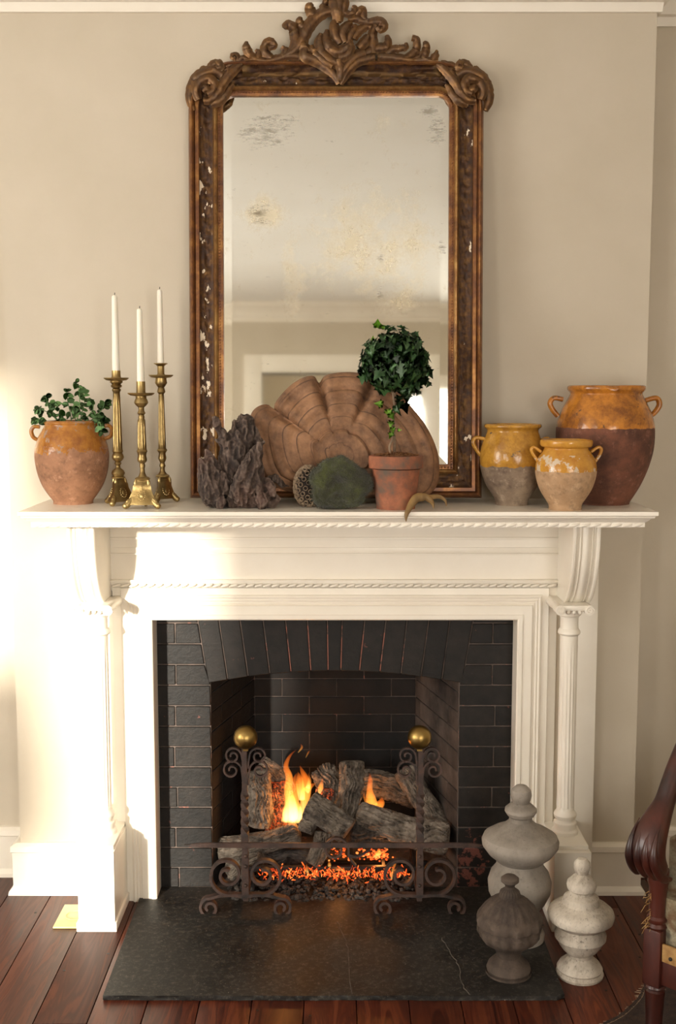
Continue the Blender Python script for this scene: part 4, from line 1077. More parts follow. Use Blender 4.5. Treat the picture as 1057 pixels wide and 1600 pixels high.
# ---------------------------------------------------------------- driftwood root, moss, honeycomb, seed pod
DY = -.275
def stroke(bm, pts, y):
    sp = spline(pts, 5); s = pxm(730, y)
    add_tube(bm, [P(p[0], p[1], y + p[3]) for p in sp], [max(p[2], .8) * s for p in sp], 10)
dw = BM()
for pts in ([(326, 776, 15, 0), (350, 784, 13, .01), (380, 778, 19, 0), (405, 780, 19, 0), (428, 782, 10, .01)], [(340, 792, 8, 0), (332, 770, 19, -.02), (323, 742, 15, -.03), (318, 725, 9, -.03), (312, 716, 3, -.03)],
            [(334, 762, 16, -.02), (332, 730, 11, -.02), (326, 712, 6, -.01), (322, 703, 1.5, -.01)], [(346, 770, 12, -.02), (350, 750, 10, -.02), (346, 738, 4, -.02)],
            [(368, 772, 22, .02), (364, 738, 25, .03), (370, 700, 26, .04), (382, 676, 18, .04), (385, 656, 10, .04), (384, 644, 4, .04)],
            [(358, 712, 14, .03), (352, 690, 11, .02), (344, 672, 8, .01), (338, 660, 6, 0), (334, 650, 2.5, 0)], [(362, 696, 10, .01), (348, 690, 5, 0), (335, 686, 2, 0)], [(396, 720, 13, .04), (402, 700, 10, .04), (400, 678, 6, .04), (396, 662, 2, .04)],
            [(372, 700, 12, .03), (368, 674, 7, .03), (369, 656, 2.5, .03)], [(378, 676, 10, .035), (377, 656, 6, .035), (378, 645, 2, .035)], [(392, 690, 11, .045), (391, 664, 8, .045), (388, 647, 3, .045)],
            [(376, 786, 13, -.02), (384, 755, 18, -.035), (394, 728, 15, -.04), (399, 710, 10, -.045), (407, 695, 5.5, -.05), (414, 688, 2.4, -.05)], [(366, 776, 10, -.04), (376, 750, 9, -.06), (388, 718, 6, -.065), (393, 704, 2, -.06)], [(400, 770, 14, -.03), (402, 740, 12, -.03), (404, 722, 6, -.03)],
            [(396, 745, 11, -.02), (410, 752, 9, -.02), (421, 762, 8, -.03), (427, 774, 7, -.03)], [(402, 786, 12, 0), (424, 788, 9, -.01), (436, 778, 6, 0)], [(408, 772, 10, -.04), (412, 784, 9, -.05), (410, 794, 7, -.04)],
            [(346, 778, 9, -.03), (345, 790, 6, -.04), (344, 797, 4, -.04)], [(425, 745, 8, .03), (440, 756, 5, .05), (454, 760, 2.5, .05)]):
    stroke(dw, pts, DY)
dw = remeshed(dw, .0026)
bmesh.ops.triangulate(dw, faces=dw.faces[:])
dw.normal_update()
mv = []
for v in dw.verts:
    q = v.co
    n1 = noise.noise(Vector((q.x * 60, q.y * 60, q.z * 14))); n2 = 1 - 2 * abs(noise.noise(Vector((q.x * 34 + 5, q.y * 34, q.z * 18)))); n3 = noise.noise(q * 140)
    n4 = 1 - 2 * abs(noise.noise(Vector((q.x * 75, q.y * 75 + 3, q.z * 30))))
    mv.append(v.normal * (.005 * n1 + .0075 * n2 + .0045 * n4 + .0018 * n3 - .007))
for v, m_ in zip(dw.verts, mv):
    v.co += m_
    if v.co.z < SZ + .0005: v.co.z = SZ + .0005
t = NT('weathered_root'); vec = t.coord((1, 1, .35))
n1 = t.noise(vec, 26, 8, .75); geo = t.n('ShaderNodeNewGeometry')
c0 = t.ramp(n1, [(.34, s2l((22, 17, 15))), (.5, s2l((60, 47, 41))), (.7, s2l((118, 99, 87)))])
c0 = t.mix(t.ramp(t.noise(t.coord(), 9, 4), [(.5, 0.), (.7, .4)]), c0, s2l((104, 66, 52)))
c0 = t.mix(t.ramp(geo.outputs['Pointiness'], [(.5, 0.), (.62, .5)]), c0, s2l((158, 138, 122))); c0 = t.mix(t.ramp(geo.outputs['Pointiness'], [(.40, .9), (.49, 0.)]), c0, s2l((18, 13, 11)))  # ridge highlights and cavity shade put into the colour
t.set(col=c0, rough=.88); t.bump(t.noise(vec, 90, 6, .7), .6, .005)
tag(obj('driftwood', dw, t.m, origin=(P(370, 790, DY).x, DY, SZ), ang=60), 'jagged dark weathered driftwood root at the mirror corner', 'driftwood')

my = -.325; mb = BM(); c = P(531, 756, my); s_ = pxm(756, my)
add_ball(mb, (0, 0, 0), 1, 5)
for v in mb.verts:
    d = v.co.normalized(); a = math.atan2(d.z, d.x)
    R_ = 1 + .045 * math.sin(a * 5 + .6) + .05 * math.sin(a * 3 + 2) + .05 * noise.noise(Vector((math.cos(a) * 5, math.sin(a) * 5, 4))) + .06 * noise.noise(Vector((math.cos(a) * 2, math.sin(a) * 2, 1)))
    v.co = Vector((d.x * 48 * s_ * R_, d.y * .030 * (1 - .75 * math.exp(-((d.x + .1) ** 2 + (d.z + .1) ** 2) * 5)), d.z * 40 * s_ * R_)) + c
displace(mb, .006, 40, 2, 3); displace(mb, .0028, 190, 5, 2)
for v in mb.verts: v.co.z = max(v.co.z, SZ + .0005)
t = NT('green_moss'); vec = t.coord()
c0 = t.ramp(t.noise(vec, 16, 7, .7), [(.32, s2l((34, 27, 16))), (.5, s2l((58, 60, 28))), (.68, s2l((92, 100, 44)))])
t.set(col=c0, rough=1, sheen=.3); t.bump(t.noise(vec, 220, 4, .7), 1, .006)
fz = BM(); mb.faces.ensure_lookup_table(); rm = random.Random(8)
for f in rm.sample(list(mb.faces), 4200):
    p = f.calc_center_median(); n_ = f.normal
    if n_.y > .3: continue
    d = (n_ + Vector((rm.uniform(-.7, .7), rm.uniform(-.7, .7), rm.uniform(-.7, .7)))).normalized() * rm.uniform(.005, .012); sd = d.orthogonal().normalized() * .0007
    a_, b_, c_ = fz.verts.new(p + sd), fz.verts.new(p - sd), fz.verts.new(p + d); fz.faces.new((a_, b_, c_))
moss = tag(obj('moss_clump', mb, t.m, origin=tuple(Vector((c.x, my, SZ))), ang=180), 'rounded clump of dark green moss standing beside the terracotta pot', 'moss')
for v in fz.verts: v.co.z = max(v.co.z, SZ + .0006)
o = obj('moss_fibres', fz, t.m, moss); o['kind'] = 'stuff'

hy = -.255; hb = BM(); c = P(483, 760, hy); s_ = pxm(760, hy); ax = (22 * s_, .034, 31 * s_)
add_ball(hb, c, 1, 3, ax)
M_nest = mat('papery_nest', (120, 100, 80), (172, 150, 124), 40, .9, bump=.4, bscale=90); M_nestd = mat('dark_nest_core', (22, 15, 11), (38, 27, 20), 40, .95)
nest = tag(obj('wasp_nest', hb, M_nestd, origin=(c.x, hy, SZ)), 'small honeycombed wasp nest ball tucked beside the moss clump', 'nest')
cells = BM(); ga = PI * (3 - math.sqrt(5)); N = 95
for i in range(N):
    z = 1 - 2 * (i + .5) / N; r = math.sqrt(1 - z * z); a = i * ga; d = Vector((r * math.cos(a), r * math.sin(a), z))
    if d.y > .4: continue
    p = c + Vector((d.x * ax[0], d.y * ax[1], d.z * ax[2])); n_ = Vector((d.x / ax[0], d.y / ax[1], d.z / ax[2])).normalized()
    if p.z < SZ + .004: continue
    e1 = n_.orthogonal().normalized(); e2 = n_.cross(e1); ro, ri, hh = .0074, .0062, .006
    rg = []
    for rr_, h_ in ((ro, -.001), (ro, hh), (ri, hh), (ri, -.001)): rg.append([cells.verts.new(p + (e1 * math.cos(k * PI / 3) + e2 * math.sin(k * PI / 3)) * rr_ + n_ * h_) for k in range(6)])
    for a_, b_ in zip(rg, rg[1:]):
        for k in range(6): cells.faces.new((a_[k], a_[(k + 1) % 6], b_[(k + 1) % 6], b_[k]))
o = obj('cells', cells, M_nest, nest, ang=20); o['kind'] = 'stuff'

M_pod = mat('dried_seed_pod', (150, 118, 70), (108, 84, 50), 20, .55, bump=.3, bscale=60, stretch=(1, 1, .5))
pd = BM()
for pts in ([(662, 777, 6.5, -.375), (652, 778, 7, -.38), (644, 787, 6, -.39), (637, 800, 4, -.406), (635, 808, 2.6, -.412), (635, 815, .6, -.414)], [(652, 778, 5, -.378), (664, 776, 5.5, -.37), (673, 782, 4.5, -.37), (677, 788, 2.5, -.37), (678, 795, .7, -.375)],
            [(655, 778, 5, -.37), (672, 777, 4.2, -.35), (686, 776, 3.4, -.34), (696, 782, 2.2, -.34), (698, 791, .6, -.34)]):
    sp = spline(pts, 6); s = pxm(785, -.37)
    add_tube(pd, [P(p[0], p[1], p[3]) for p in sp], [p[2] * s for p in sp], 12, .8, (0, 1, 0))
for v in pd.verts:
    if v.co.y > SY - .002: v.co.z = max(v.co.z, SZ + .0008)
tag(obj('seed_pod', pd, M_pod, origin=tuple(P(660, 790, -.37)), ang=60), 'curved tan seed pod hooking over the shelf edge by the terracotta pot', 'seed pod')
# ---------------------------------------------------------------- gilt mirror leaning on the chimney breast
MT = math.radians(3.8); MY = -.125
mir = thing('mirror', 'tall antique gilt-framed mirror with carved crest leaning on the wall', 'mirror', (0, MY, SZ), (-MT, 0, 0))
MN = Vector((0, -math.cos(MT), math.sin(MT))); MU = Vector((0, math.sin(MT), math.cos(MT))); MO = Vector((0, MY, SZ))
def ML(u, v):
    """photo point -> (x, height) in the mirror's own plane"""
    d = ray(u, v); t_ = (MO - CAM).dot(MN) / d.dot(MN); p = CAM + d * t_
    return p.x, (p - MO).dot(MU)
def MW(x, z, d): return MO + Vector((x, 0, 0)) + MU * z + MN * d         # d towards the room
GX0, GX1, GZ0, GZ1, GR = -.354, .342, .114, 1.238, .042
def loop(off, n=10):
    """closed loop round the glass: off outward; square lower corners, rounded upper ones"""
    pts = [((GX0 - off), (GZ0 - off))]
    for i in range(1, 40): pts.append((GX0 - off, GZ0 - off + (GZ1 - GR - GZ0 + off) * i / 40))
    for i in range(n + 1):
        a = PI - PI / 2 * i / n; pts.append((GX0 + GR + (GR + off) * math.cos(a), GZ1 - GR + (GR + off) * math.sin(a)))
    for i in range(1, 24): pts.append((GX0 + GR + (GX1 - GX0 - 2 * GR) * i / 24, GZ1 + off))
    for i in range(n + 1):
        a = PI / 2 - PI / 2 * i / n; pts.append((GX1 - GR + (GR + off) * math.cos(a), GZ1 - GR + (GR + off) * math.sin(a)))
    for i in range(1, 40): pts.append((GX1 + off, GZ1 - GR - (GZ1 - GR - GZ0 + off) * i / 40))
    pts.append((GX1 + off, GZ0 - off))
    for i in range(1, 24): pts.append((GX1 + off - (GX1 - GX0 + 2 * off) * i / 24, GZ0 - off))
    return pts
def band(name, prof, m, sub=1, disp=None, ang=40, label=None):
    bm = BM(); rings = []
    prof2 = []
    for a, b in zip(prof, prof[1:]):
        for k in range(sub): prof2.append((a[0] + (b[0] - a[0]) * k / sub, a[1] + (b[1] - a[1]) * k / sub))
    prof2.append(prof[-1])
    for off, d in prof2:
        lp = loop(off); ring = []
        if disp:
            q = []
            for i, p in enumerate(lp):
                p2 = lp[(i + 1) % len(lp)]; L = math.hypot(p2[0] - p[0], p2[1] - p[1]); k = 5
                for j in range(k): q.append((p[0] + (p2[0] - p[0]) * j / k, p[1] + (p2[1] - p[1]) * j / k))
            lp = q
        for (x_, z_) in lp:
            dd = d + (disp(x_, z_, off) if disp else 0); ring.append(bm.verts.new(MW(x_, z_, dd)))
        rings.append(ring)
    for a, b in zip(rings, rings[1:]):
        n_ = len(a)
        for k in range(n_): bm.faces.new((a[k], a[(k + 1) % n_], b[(k + 1) % n_], b[k]))
    return obj(name, bm, m, mir, ang=ang, label=label)
def gilt(name, c1, c2, c3, chips=0, rough=.38, scale=18, wear=None):
    t = NT(name); vec = t.coord(); n1 = t.noise(vec, scale, 7, .7)
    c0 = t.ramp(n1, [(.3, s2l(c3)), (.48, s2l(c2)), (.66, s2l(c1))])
    metal = t.ramp(n1, [(.3, .25), (.6, .8)])
    if chips:
        sep = t.n('ShaderNodeSeparateXYZ'); t.l(vec, sep.inputs[0])
        # gesso shows most low on the left stile
        bias = t.math('MULTIPLY', t.math('SUBTRACT', .9, sep.outputs[2]), .05); bias2 = t.math('MULTIPLY', sep.outputs[0], -.06)
        nn = t.math('ADD', t.noise(t.coord((1.4, 1, .8)), 24, 4, .55), t.math('ADD', bias, bias2))
        cm = t.ramp(nn, [(chips, 0.), (chips + .015, 1.)])
        c0 = t.mix(cm, c0, s2l((222, 206, 182))); metal = t.math('MULTIPLY', metal, t.math('SUBTRACT', 1., cm))
    if wear:
        ge = t.n('ShaderNodeNewGeometry'); c0 = t.mix(t.ramp(ge.outputs['Pointiness'], [(.5, 0.), (.64, .5)]), c0, s2l(wear)); c0 = t.mix(t.ramp(ge.outputs['Pointiness'], [(.40, .85), (.49, 0.)]), c0, s2l((26, 17, 14)))  # paler worn edges; shade of the carved recesses put into the colour
    t.set(col=c0, metal=metal, rough=rough); t.bump(t.noise(vec, 110, 5), .3, .003); return t.m
M_gold = gilt('worn_gilding', (164, 118, 70), (120, 78, 48), (74, 42, 30))
M_gold2 = gilt('bright_worn_gilding', (196, 158, 100), (150, 108, 64), (84, 54, 34), rough=.3)
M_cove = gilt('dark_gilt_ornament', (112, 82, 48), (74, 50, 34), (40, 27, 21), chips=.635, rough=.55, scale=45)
M_carve = gilt('bronzed_carving', (116, 82, 52), (72, 46, 35), (40, 25, 21), rough=.42, scale=30, wear=(176, 138, 86))
arc = lambda a, b, h, d, n=6: [(a + (b - a) * i / n, d + h * math.sin(PI * i / n)) for i in range(n + 1)]
band('sight_edge', [(-.004, -.004), (-.003, .004), (.004, .006), (.011, .006)], M_gold)
band('inner_moulding', arc(.011, .027, .013, .006), M_gold2)
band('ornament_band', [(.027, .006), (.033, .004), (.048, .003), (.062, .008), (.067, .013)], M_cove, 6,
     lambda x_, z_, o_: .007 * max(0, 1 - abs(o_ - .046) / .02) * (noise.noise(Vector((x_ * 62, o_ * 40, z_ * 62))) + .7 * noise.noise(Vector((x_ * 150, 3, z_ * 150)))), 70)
band('fillet', [(.067, .013), (.069, .017), (.079, .017), (.08, .013)], M_gold)
band('outer_moulding', arc(.08, .098, .014, .013) + [(.1, .008), (.1, -.03)], M_gold)
band('back_edge', [(.1, -.03), (.02, -.032), (-.006, -.03)], mat('raw_pine_back', (70, 48, 32)))
beads = BM()
for i, (p, q) in enumerate(zip(loop(.0065), loop(.0065)[1:] + loop(.0065)[:1])):
    L = math.hypot(q[0] - p[0], q[1] - p[1]); k_ = max(1, int(L / .0075))
    for j in range(k_): add_ball(beads, MW(p[0] + (q[0] - p[0]) * j / k_, p[1] + (q[1] - p[1]) * j / k_, .007), .0031, 1)
o = obj('bead_string', beads, M_gold, mir); o['kind'] = 'stuff'
# foxed glass with a bevelled border
gb = BM(); l0, l1 = loop(0), loop(-.029)
r0 = [gb.verts.new(MW(x_, z_, -.0035)) for x_, z_ in l0]; r1 = [gb.verts.new(MW(x_, z_, -.0012)) for x_, z_ in l1]
n_ = len(r0)
for i in range(n_): gb.faces.new((r0[i], r0[(i + 1) % n_], r1[(i + 1) % n_], r1[i]))
gb.faces.new(r1)
t = NT('foxed_mirror_glass'); vec = t.coord()
n1 = t.noise(vec, 5, 9, .72); n2 = t.noise(vec, 28, 8, .7); sep = t.n('ShaderNodeSeparateXYZ'); t.l(vec, sep.inputs[0])
def blob(cx_, cz_, rx, rz):
    a = t.math('DIVIDE', t.math('SUBTRACT', sep.outputs[0], cx_), rx); b = t.math('DIVIDE', t.math('SUBTRACT', sep.outputs[2], cz_), rz)
    return t.math('SUBTRACT', 1., t.math('ADD', t.math('MULTIPLY', a, a), t.math('MULTIPLY', b, b)))
def spots(bl, thr, wd, sc, stretch=(1, 1, 1)):
    b_ = None
    for q in bl:
        v_ = t.math('MAXIMUM', blob(*q), 0.); b_ = v_ if b_ is None else t.math('MAXIMUM', b_, v_)
    nn = t.noise(t.coord(stretch), sc, 9, .75)
    return t.ramp(t.math('ADD', t.math('MULTIPLY', b_, .2), nn), [(thr, 0.), (thr + wd, 1.)])
pale = spots([(.08, .86, .2, .07), (.12, .72, .2, .14), (-.14, .70, .05, .16), (-.22, .88, .12, .07), (.18, .62, .12, .06), (.1, .8, .26, .2)], .58, .2, 11)
dark = spots([(-.22, 1.12, .11, .06), (-.24, .88, .05, .05), (.30, 1.13, .04, .06), (.28, 1.19, .05, .03), (.13, .75, .02, .02), (.13, .64, .02, .03), (-.2, 1.16, .12, .03), (.32, .78, .02, .03)], .63, .2, 40, (.5, 1, 1.8))
t.set(col=t.mix(dark, t.mix(pale, s2l((246, 247, 240)), s2l((240, 232, 208))), s2l((128, 118, 96))), rough=.035)
t.set(metal=t.math('SUBTRACT', 1., t.math('MAXIMUM', t.math('MULTIPLY', pale, .3), t.math('MULTIPLY', dark, .7))))
t.set(spec=.3)
obj('mirror_glass', gb, t.m, mir, ang=2, label='foxed silvered glass with bevelled border')
# carved crest: strokes of leaf and scroll
def carve(name, strokes, base_d=.016, flat=.75):
    bm = BM()
    for pts in strokes:
        sp = spline(pts, 6); s = .00205
        p3 = [MW(*ML(p[0], p[1]), base_d + (p[3] if len(p) > 3 else 0)) for p in sp]
        add_tube(bm, p3, [max(p[2] * 1.08 + .4, .5) * s for p in sp], 10, flat, tuple(MN), True, lambda a, i: 1 + .2 * math.cos(a * 4))
    displace(bm, .0022, 110, 4, 2)
    return obj(name, bm, M_carve, mir, ang=60)
def curl(cu, cv, r, a0, turns, w0, lift=.008, n=9):
    return [(cu + r * (1 - .85 * i / n) * math.cos(math.radians(a0) + 2 * PI * turns * i / n), cv + r * (1 - .85 * i / n) * math.sin(math.radians(a0) + 2 * PI * turns * i / n), w0 * (1 - .45 * i / n), lift * i / n) for i in range(n + 1)]
carve('crest_plume', [[(528, 42, 4, .012), (527, 24, 7, .014), (522, 8, 6, .012), (517, -4, 2, .01)], [(530, 40, 4, .014), (531, 20, 6, .016), (530, 2, 5, .016), (528, -10, 1.5, .014)], [(534, 30, 4, .012), (539, 12, 5, .014), (540, -2, 2, .012)],
    [(514, 20, 4), (506, 18, 5, .006), (509, 8, 3.5, .008), (513, 3, 1.5, .008)], [(536, 24, 4.5, .01), (545, 28, 4, .012), (552, 26, 3.4, .014), (555, 19, 3, .014), (550, 17, 2, .012)]])
carve('crest_scroll', [[(526, 22, 5, .008), (508, 24, 6.5, .006), (492, 34, 7, .004), (480, 50, 7.5, .004), (472, 66, 7, .002), (460, 82, 6, 0), (442, 92, 5, 0)], [(500, 28, 4), (489, 26, 6, .006), (485, 16, 5.5, .008), (488, 10, 2.5, .006)],
    [(482, 46, 4), (474, 46, 5, .005), (469, 38, 4.5, .006), (471, 31, 2, .005)], [(490, 40, 4), (478, 58, 5, .008), (474, 74, 6, .006), (484, 84, 5, .004)]])
carve('crest_scroll', [[(455, 88, 5), (462, 74, 6), (463, 60, 6.5, .004), (459, 48, 6, .006), (450, 44, 5, .01), (446, 50, 3.5, .012)], [(470, 92, 5), (455, 90, 5), (436, 94, 4.5), (415, 98, 4), (398, 96, 3.5), (384, 98, 3)],
    [(425, 94, 4), (415, 84, 5, .004), (416, 74, 5, .008), (424, 70, 4.5, .012), (429, 77, 4, .01), (420, 80, 3, .014)], [(400, 96, 4), (391, 88, 5, .003), (386, 78, 4.5, .006), (387, 69, 1.5, .006)], [(444, 92, 4), (447, 82, 4), (441, 76, 2)], [(404, 96, 3), (405, 86, 3.5), (401, 80, 1.5)]])
carve('crest_curl', [curl(367, 93, 7, 90, -1.1, 3.2), [(372, 99, 3.4), (380, 94, 3.4), (389, 96, 3)]])
carve('crest_cartouche', [[(503, 58, 2, .014), (500, 70, 6, .012), (503, 86, 8, .012), (514, 98, 9, .012), (528, 104, 8, .012), (540, 100, 6, .014)], [(512, 52, 2, .012), (510, 66, 5, .016), (516, 80, 7, .018), (528, 88, 7, .02), (540, 84, 6, .022), (547, 76, 4, .022), (545, 70, 2.5, .022)],
    [(530, 96, 5, .024), (538, 96, 5.5, .026), (547, 88, 5, .026), (549, 78, 4, .024)], [(532, 74, 4, .012), (525, 60, 6, .012), (523, 44, 5, .012), (527, 34, 2, .01)], [(540, 72, 4, .012), (536, 58, 6, .012), (542, 46, 5, .012), (550, 40, 2.5, .01)], [(546, 72, 4, .01), (548, 60, 5, .01), (554, 50, 4, .01), (552, 44, 2, .01)],
    [(478, 80, 5, .008), (478, 92, 7, .01), (492, 98, 7, .01), (508, 108, 6, .01), (522, 120, 5, .012), (530, 136, 2.5, .012)], [(492, 88, 6, .012), (506, 100, 7, .014), (520, 110, 6, .014)], [(585, 94, 5, .006), (566, 98, 6, .01), (552, 106, 6, .012), (541, 120, 5, .012), (533, 137, 2.2, .012)], [(570, 88, 6, .01), (556, 94, 7, .014), (544, 106, 6, .016), (534, 122, 4, .016)], [(530, 100, 6, .02), (533, 116, 5, .02), (531, 132, 3, .018)],
    [(487, 76, 3, .008), (492, 84, 5, .01), (503, 82, 5, .01)]])
carve('crest_scroll', [[(556, 28, 3, .008), (562, 24, 5, .01), (567, 20, 4, .01), (568, 30, 4, .008), (571, 38, 3.5, .006)], [(544, 36, 3.5, .008), (556, 34, 4.5, .008), (568, 38, 5, .006), (578, 40, 5, .005), (588, 38, 5.5, .006), (597, 40, 5, .01), (600, 48, 4.5, .012), (594, 53, 3.5, .014), (590, 48, 2.5, .016)],
    [(584, 88, 5, .004), (584, 72, 5.5, .004), (582, 58, 5, .004), (587, 44, 4.5, .006)], [(553, 66, 4, .008), (560, 54, 5, .008), (572, 46, 4.5, .006), (580, 46, 3.5, .006)], [(560, 80, 5, .008), (570, 70, 5.5, .008), (576, 60, 4, .006)], [(566, 90, 5), (580, 82, 6.5), (594, 78, 6), (604, 76, 5), (606, 66, 4), (604, 58, 1.8)]])
carve('crest_scroll', [[(590, 92, 5), (604, 92, 6), (622, 94, 5), (642, 97, 4.5), (662, 97, 4), (684, 99, 3.4)], [(604, 88, 4), (614, 80, 4.5, .005), (624, 80, 4, .006), (633, 78, 3.5, .006), (635, 71, 1.5, .006)], [(634, 94, 4), (645, 87, 4.5, .004), (651, 78, 4.5, .006), (650, 67, 4.2, .008), (643, 64, 3, .01)],
    [(660, 96, 4), (664, 86, 4.8, .004), (666, 76, 4, .006), (662, 69, 1.6, .006)], [(674, 98, 3.5), (680, 90, 4, .004), (682, 83, 1.8, .004)], [(644, 97, 3.4), (654, 92, 3.6), (658, 84, 2)]])
# rough carved bed under the crest
bm = BM(); rg = []
for i in range(45):
    u = 380 + i * 7.0; h = 6 + 20 * math.exp(-((u - 530) / 48) ** 2); x0_, z0_ = ML(u, 122); x1_, z1_ = ML(u, 104 - h)
    rg.append([bm.verts.new(MW(x0_ + (x1_ - x0_) * k / 8, z0_ + (z1_ - z0_) * k / 8, (.012 if k < 8 else 0) + .008 * noise.noise(Vector((u * .11, k * .7, 1))) + (.008 if 0 < k < 7 else 0))) for k in range(9)])
for a, b in zip(rg, rg[1:]):
    for k in range(8): bm.faces.new((a[k], a[k + 1], b[k + 1], b[k]))
bmesh.ops.solidify(bm, geom=bm.faces[:], thickness=.012)
obj('crest_bed', bm, M_carve, mir, ang=60)
for s in (-1, 1):
    q = lambda pts: [tuple([u if s < 0 else 1062 - u] + list(r)) for u, *r in pts]
    carve('corner_ornament', [q(x_) for x_ in ([(304, 176, 3), (299, 160, 5), (300, 142, 6, .006), (308, 127, 6.5, .008), (322, 118, 6.5, .008), (338, 116, 6, .008), (350, 122, 5, .008)], [(312, 160, 4, .008), (308, 146, 5, .012), (315, 132, 5.5, .014), (328, 128, 5.5, .016), (337, 136, 5, .018), (335, 148, 4.5, .018), (326, 152, 4, .018)],
        [(320, 162, 4, .01), (332, 160, 5, .012), (343, 150, 5.5, .014), (350, 136, 5.5, .014), (360, 122, 5.5, .012), (372, 110, 4.5, .008), (380, 104, 2, .006)], [(332, 168, 3, .008), (344, 163, 5, .012), (354, 154, 4.5, .012), (360, 143, 3.5, .01), (366, 136, 2, .008)], [(322, 140, 4, .016), (324, 145, 5, .02), (320, 150, 3, .02)],
        [(318, 118, 3), (318, 111, 3.4, .004), (323, 109, 2)], [(326, 114, 4), (334, 104, 5, .006), (342, 103, 4.5, .01), (346, 109, 4, .012), (340, 112, 3, .014)], [(346, 118, 4, .006), (352, 108, 4, .006), (362, 104, 4, .004), (374, 101, 3)], [(352, 128, 4.5, .012), (358, 118, 4.5, .012), (356, 112, 2.5, .012)])])

# ---------------------------------------------------------------- turned garden finials on the hearth
def stone(name, c1, c2, c3, scale=12, bump=.5, stretch=(1, 1, .4), speck=.4):
    t = NT(name); vec = t.coord(stretch); n1 = t.noise(vec, scale, 8, .72)
    c0 = t.ramp(n1, [(.28, s2l(c3)), (.5, s2l(c2)), (.7, s2l(c1))])
    c0 = t.mix(t.ramp(t.noise(t.coord((1, 1, .8)), 120, 5, .7), [(.56, 0.), (.7, speck)]), c0, s2l(tuple(int(q * .5) for q in c3)))
    ge = t.n('ShaderNodeNewGeometry'); c0 = t.mix(t.ramp(ge.outputs['Pointiness'], [(.51, 0.), (.6, .6)]), c0, s2l(tuple(min(255, q + 22) for q in c1)))
    t.set(col=c0, rough=.85); t.bump(t.noise(t.coord(), 90, 6, .7), bump, .004); return t.m
M_st1 = stone('grey_weathered_wood', (160, 150, 138), (142, 133, 122), (112, 104, 94), 9, .3)
M_st2 = stone('pale_crackled_stone', (212, 202, 186), (188, 177, 161), (136, 124, 109), 22, .5, speck=.75)
M_st3 = stone('dark_brown_wood', (94, 80, 68), (70, 58, 49), (40, 32, 27), 14, .5)
def finial(label, cx, y, prof, zb, m, knob_top, fn=None, cap=None):
    pr = prof_px(cx, y, prof, zb, False); x = P(cx, 1400, y).x
    root = thing('urn_finial', label, 'finial', (x, y, zb), group='turned garden finials by the hearth')
    k = next(i for i, p in enumerate(pr) if p[1] > P(cx, knob_top, y).z)
    low, up = pr[:k + 1], pr[k:]
    obj('urn', lathe(x, y, low, 72, fn), m, root, ang=33)
    obj('knob', lathe(x, y, [(max(r, .0005), z) for r, z in up], 48), cap or m, root, ang=33)
finial('large grey turned finial standing at the back against the brick', 812, -.35,
    [(1, 1226), (9, 1228), (15, 1234), (16.6, 1242), (14.5, 1250), (13, 1254), (19, 1258), (24.5, 1263), (25, 1267), (21, 1273), (17.5, 1276), (18.5, 1282), (29, 1291), (46, 1299), (57, 1306), (60, 1313), (59, 1320), (50, 1332), (40, 1340), (36, 1344), (37, 1352), (45, 1362), (49.5, 1376), (48, 1392), (40, 1408), (30, 1420), (25, 1430), (25, 1438), (31, 1446), (38, -24), (40, -16), (39, -.0001)], hz_, M_st1, 1276)
finial('pale crackled stone finial with ball top on the bare floorboards', 909, -.545,
    [(1, 1340), (7, 1341.5), (12, 1347), (13.2, 1354), (11, 1361), (9.5, 1365), (15, 1370), (22, 1377), (23.5, 1382), (22, 1388), (18, 1391), (18.5, 1395), (27, 1401), (29, 1407), (30, 1410), (43, 1416), (50, 1422), (52, 1428), (50, 1435), (42, 1441), (37, 1445), (37.5, 1452), (40, 1458), (39.5, 1464), (36, 1468), (33, 1474), (27, 1482), (20, 1488), (19, 1493), (24, 1498), (32, 1505), (35.5, 1511), (34, 1514), (37, 1519), (37, -8), (36, -0.0001)], 0.0005, M_st2, 1391)
gad = lambda a, z, i: 1 + (.022 * math.cos(a * 20) if z > zlid else (.03 * math.cos(a * 9 + 40 * z) + .02 * math.cos(a * 17) if zbow < z < zlid - .012 else 0))
zlid, zbow = P(797, 1426, -.56).z, P(797, 1470, -.56).z
finial('small dark brown finial with disc knob, frontmost on the hearth slab', 797, -.56,
    [(1, 1367), (9, 1368), (14, 1372), (14, 1377), (9, 1381), (7, 1385), (9, 1388), (15, 1392), (16.5, 1397), (17, 1400), (31, 1408), (42, 1419), (45, 1424), (49, 1428), (51, 1434), (50, 1442), (46, 1444), (49, 1450), (48, 1458), (42, 1466), (31, 1474), (23, 1480), (20, 1486), (19, 1492), (25, 1498), (32, 1505), (34.5, 1512), (33, 1516), (35.5, 1519), (35.5, -8), (34, -0.0001)], hz_, M_st3, 1386, gad)

# ---------------------------------------------------------------- carved armchair at the picture's edge
M_mah = mat('dark_mahogany', (36, 15, 11), (78, 35, 25), 12, .36, bump=.15, bscale=40, coat=.12, stretch=(1, 1, .3))
t = NT('worn_tapestry'); vec = t.coord(); n1 = t.noise(vec, 11, 3)
c0 = t.ramp(n1, [(.3, s2l((58, 66, 70))), (.42, s2l((150, 140, 112))), (.52, s2l((112, 84, 58))), (.62, s2l((158, 148, 122))), (.75, s2l((56, 64, 62)))])
wv = t.n('ShaderNodeTexWave'); wv.inputs['Scale'].default_value = 160; t.l(vec, wv.inputs[0])
t.set(col=t.mix(t.ramp(t.noise(vec, 190, 3), [(.4, 0.), (.7, .5)]), c0, s2l((86, 60, 46))), rough=.95); t.bump(wv.outputs['Fac'], .4, .002)
M_tap = t.m
AY = -.93
px_, AX = 1027, P(1027, 1450, -.93).x
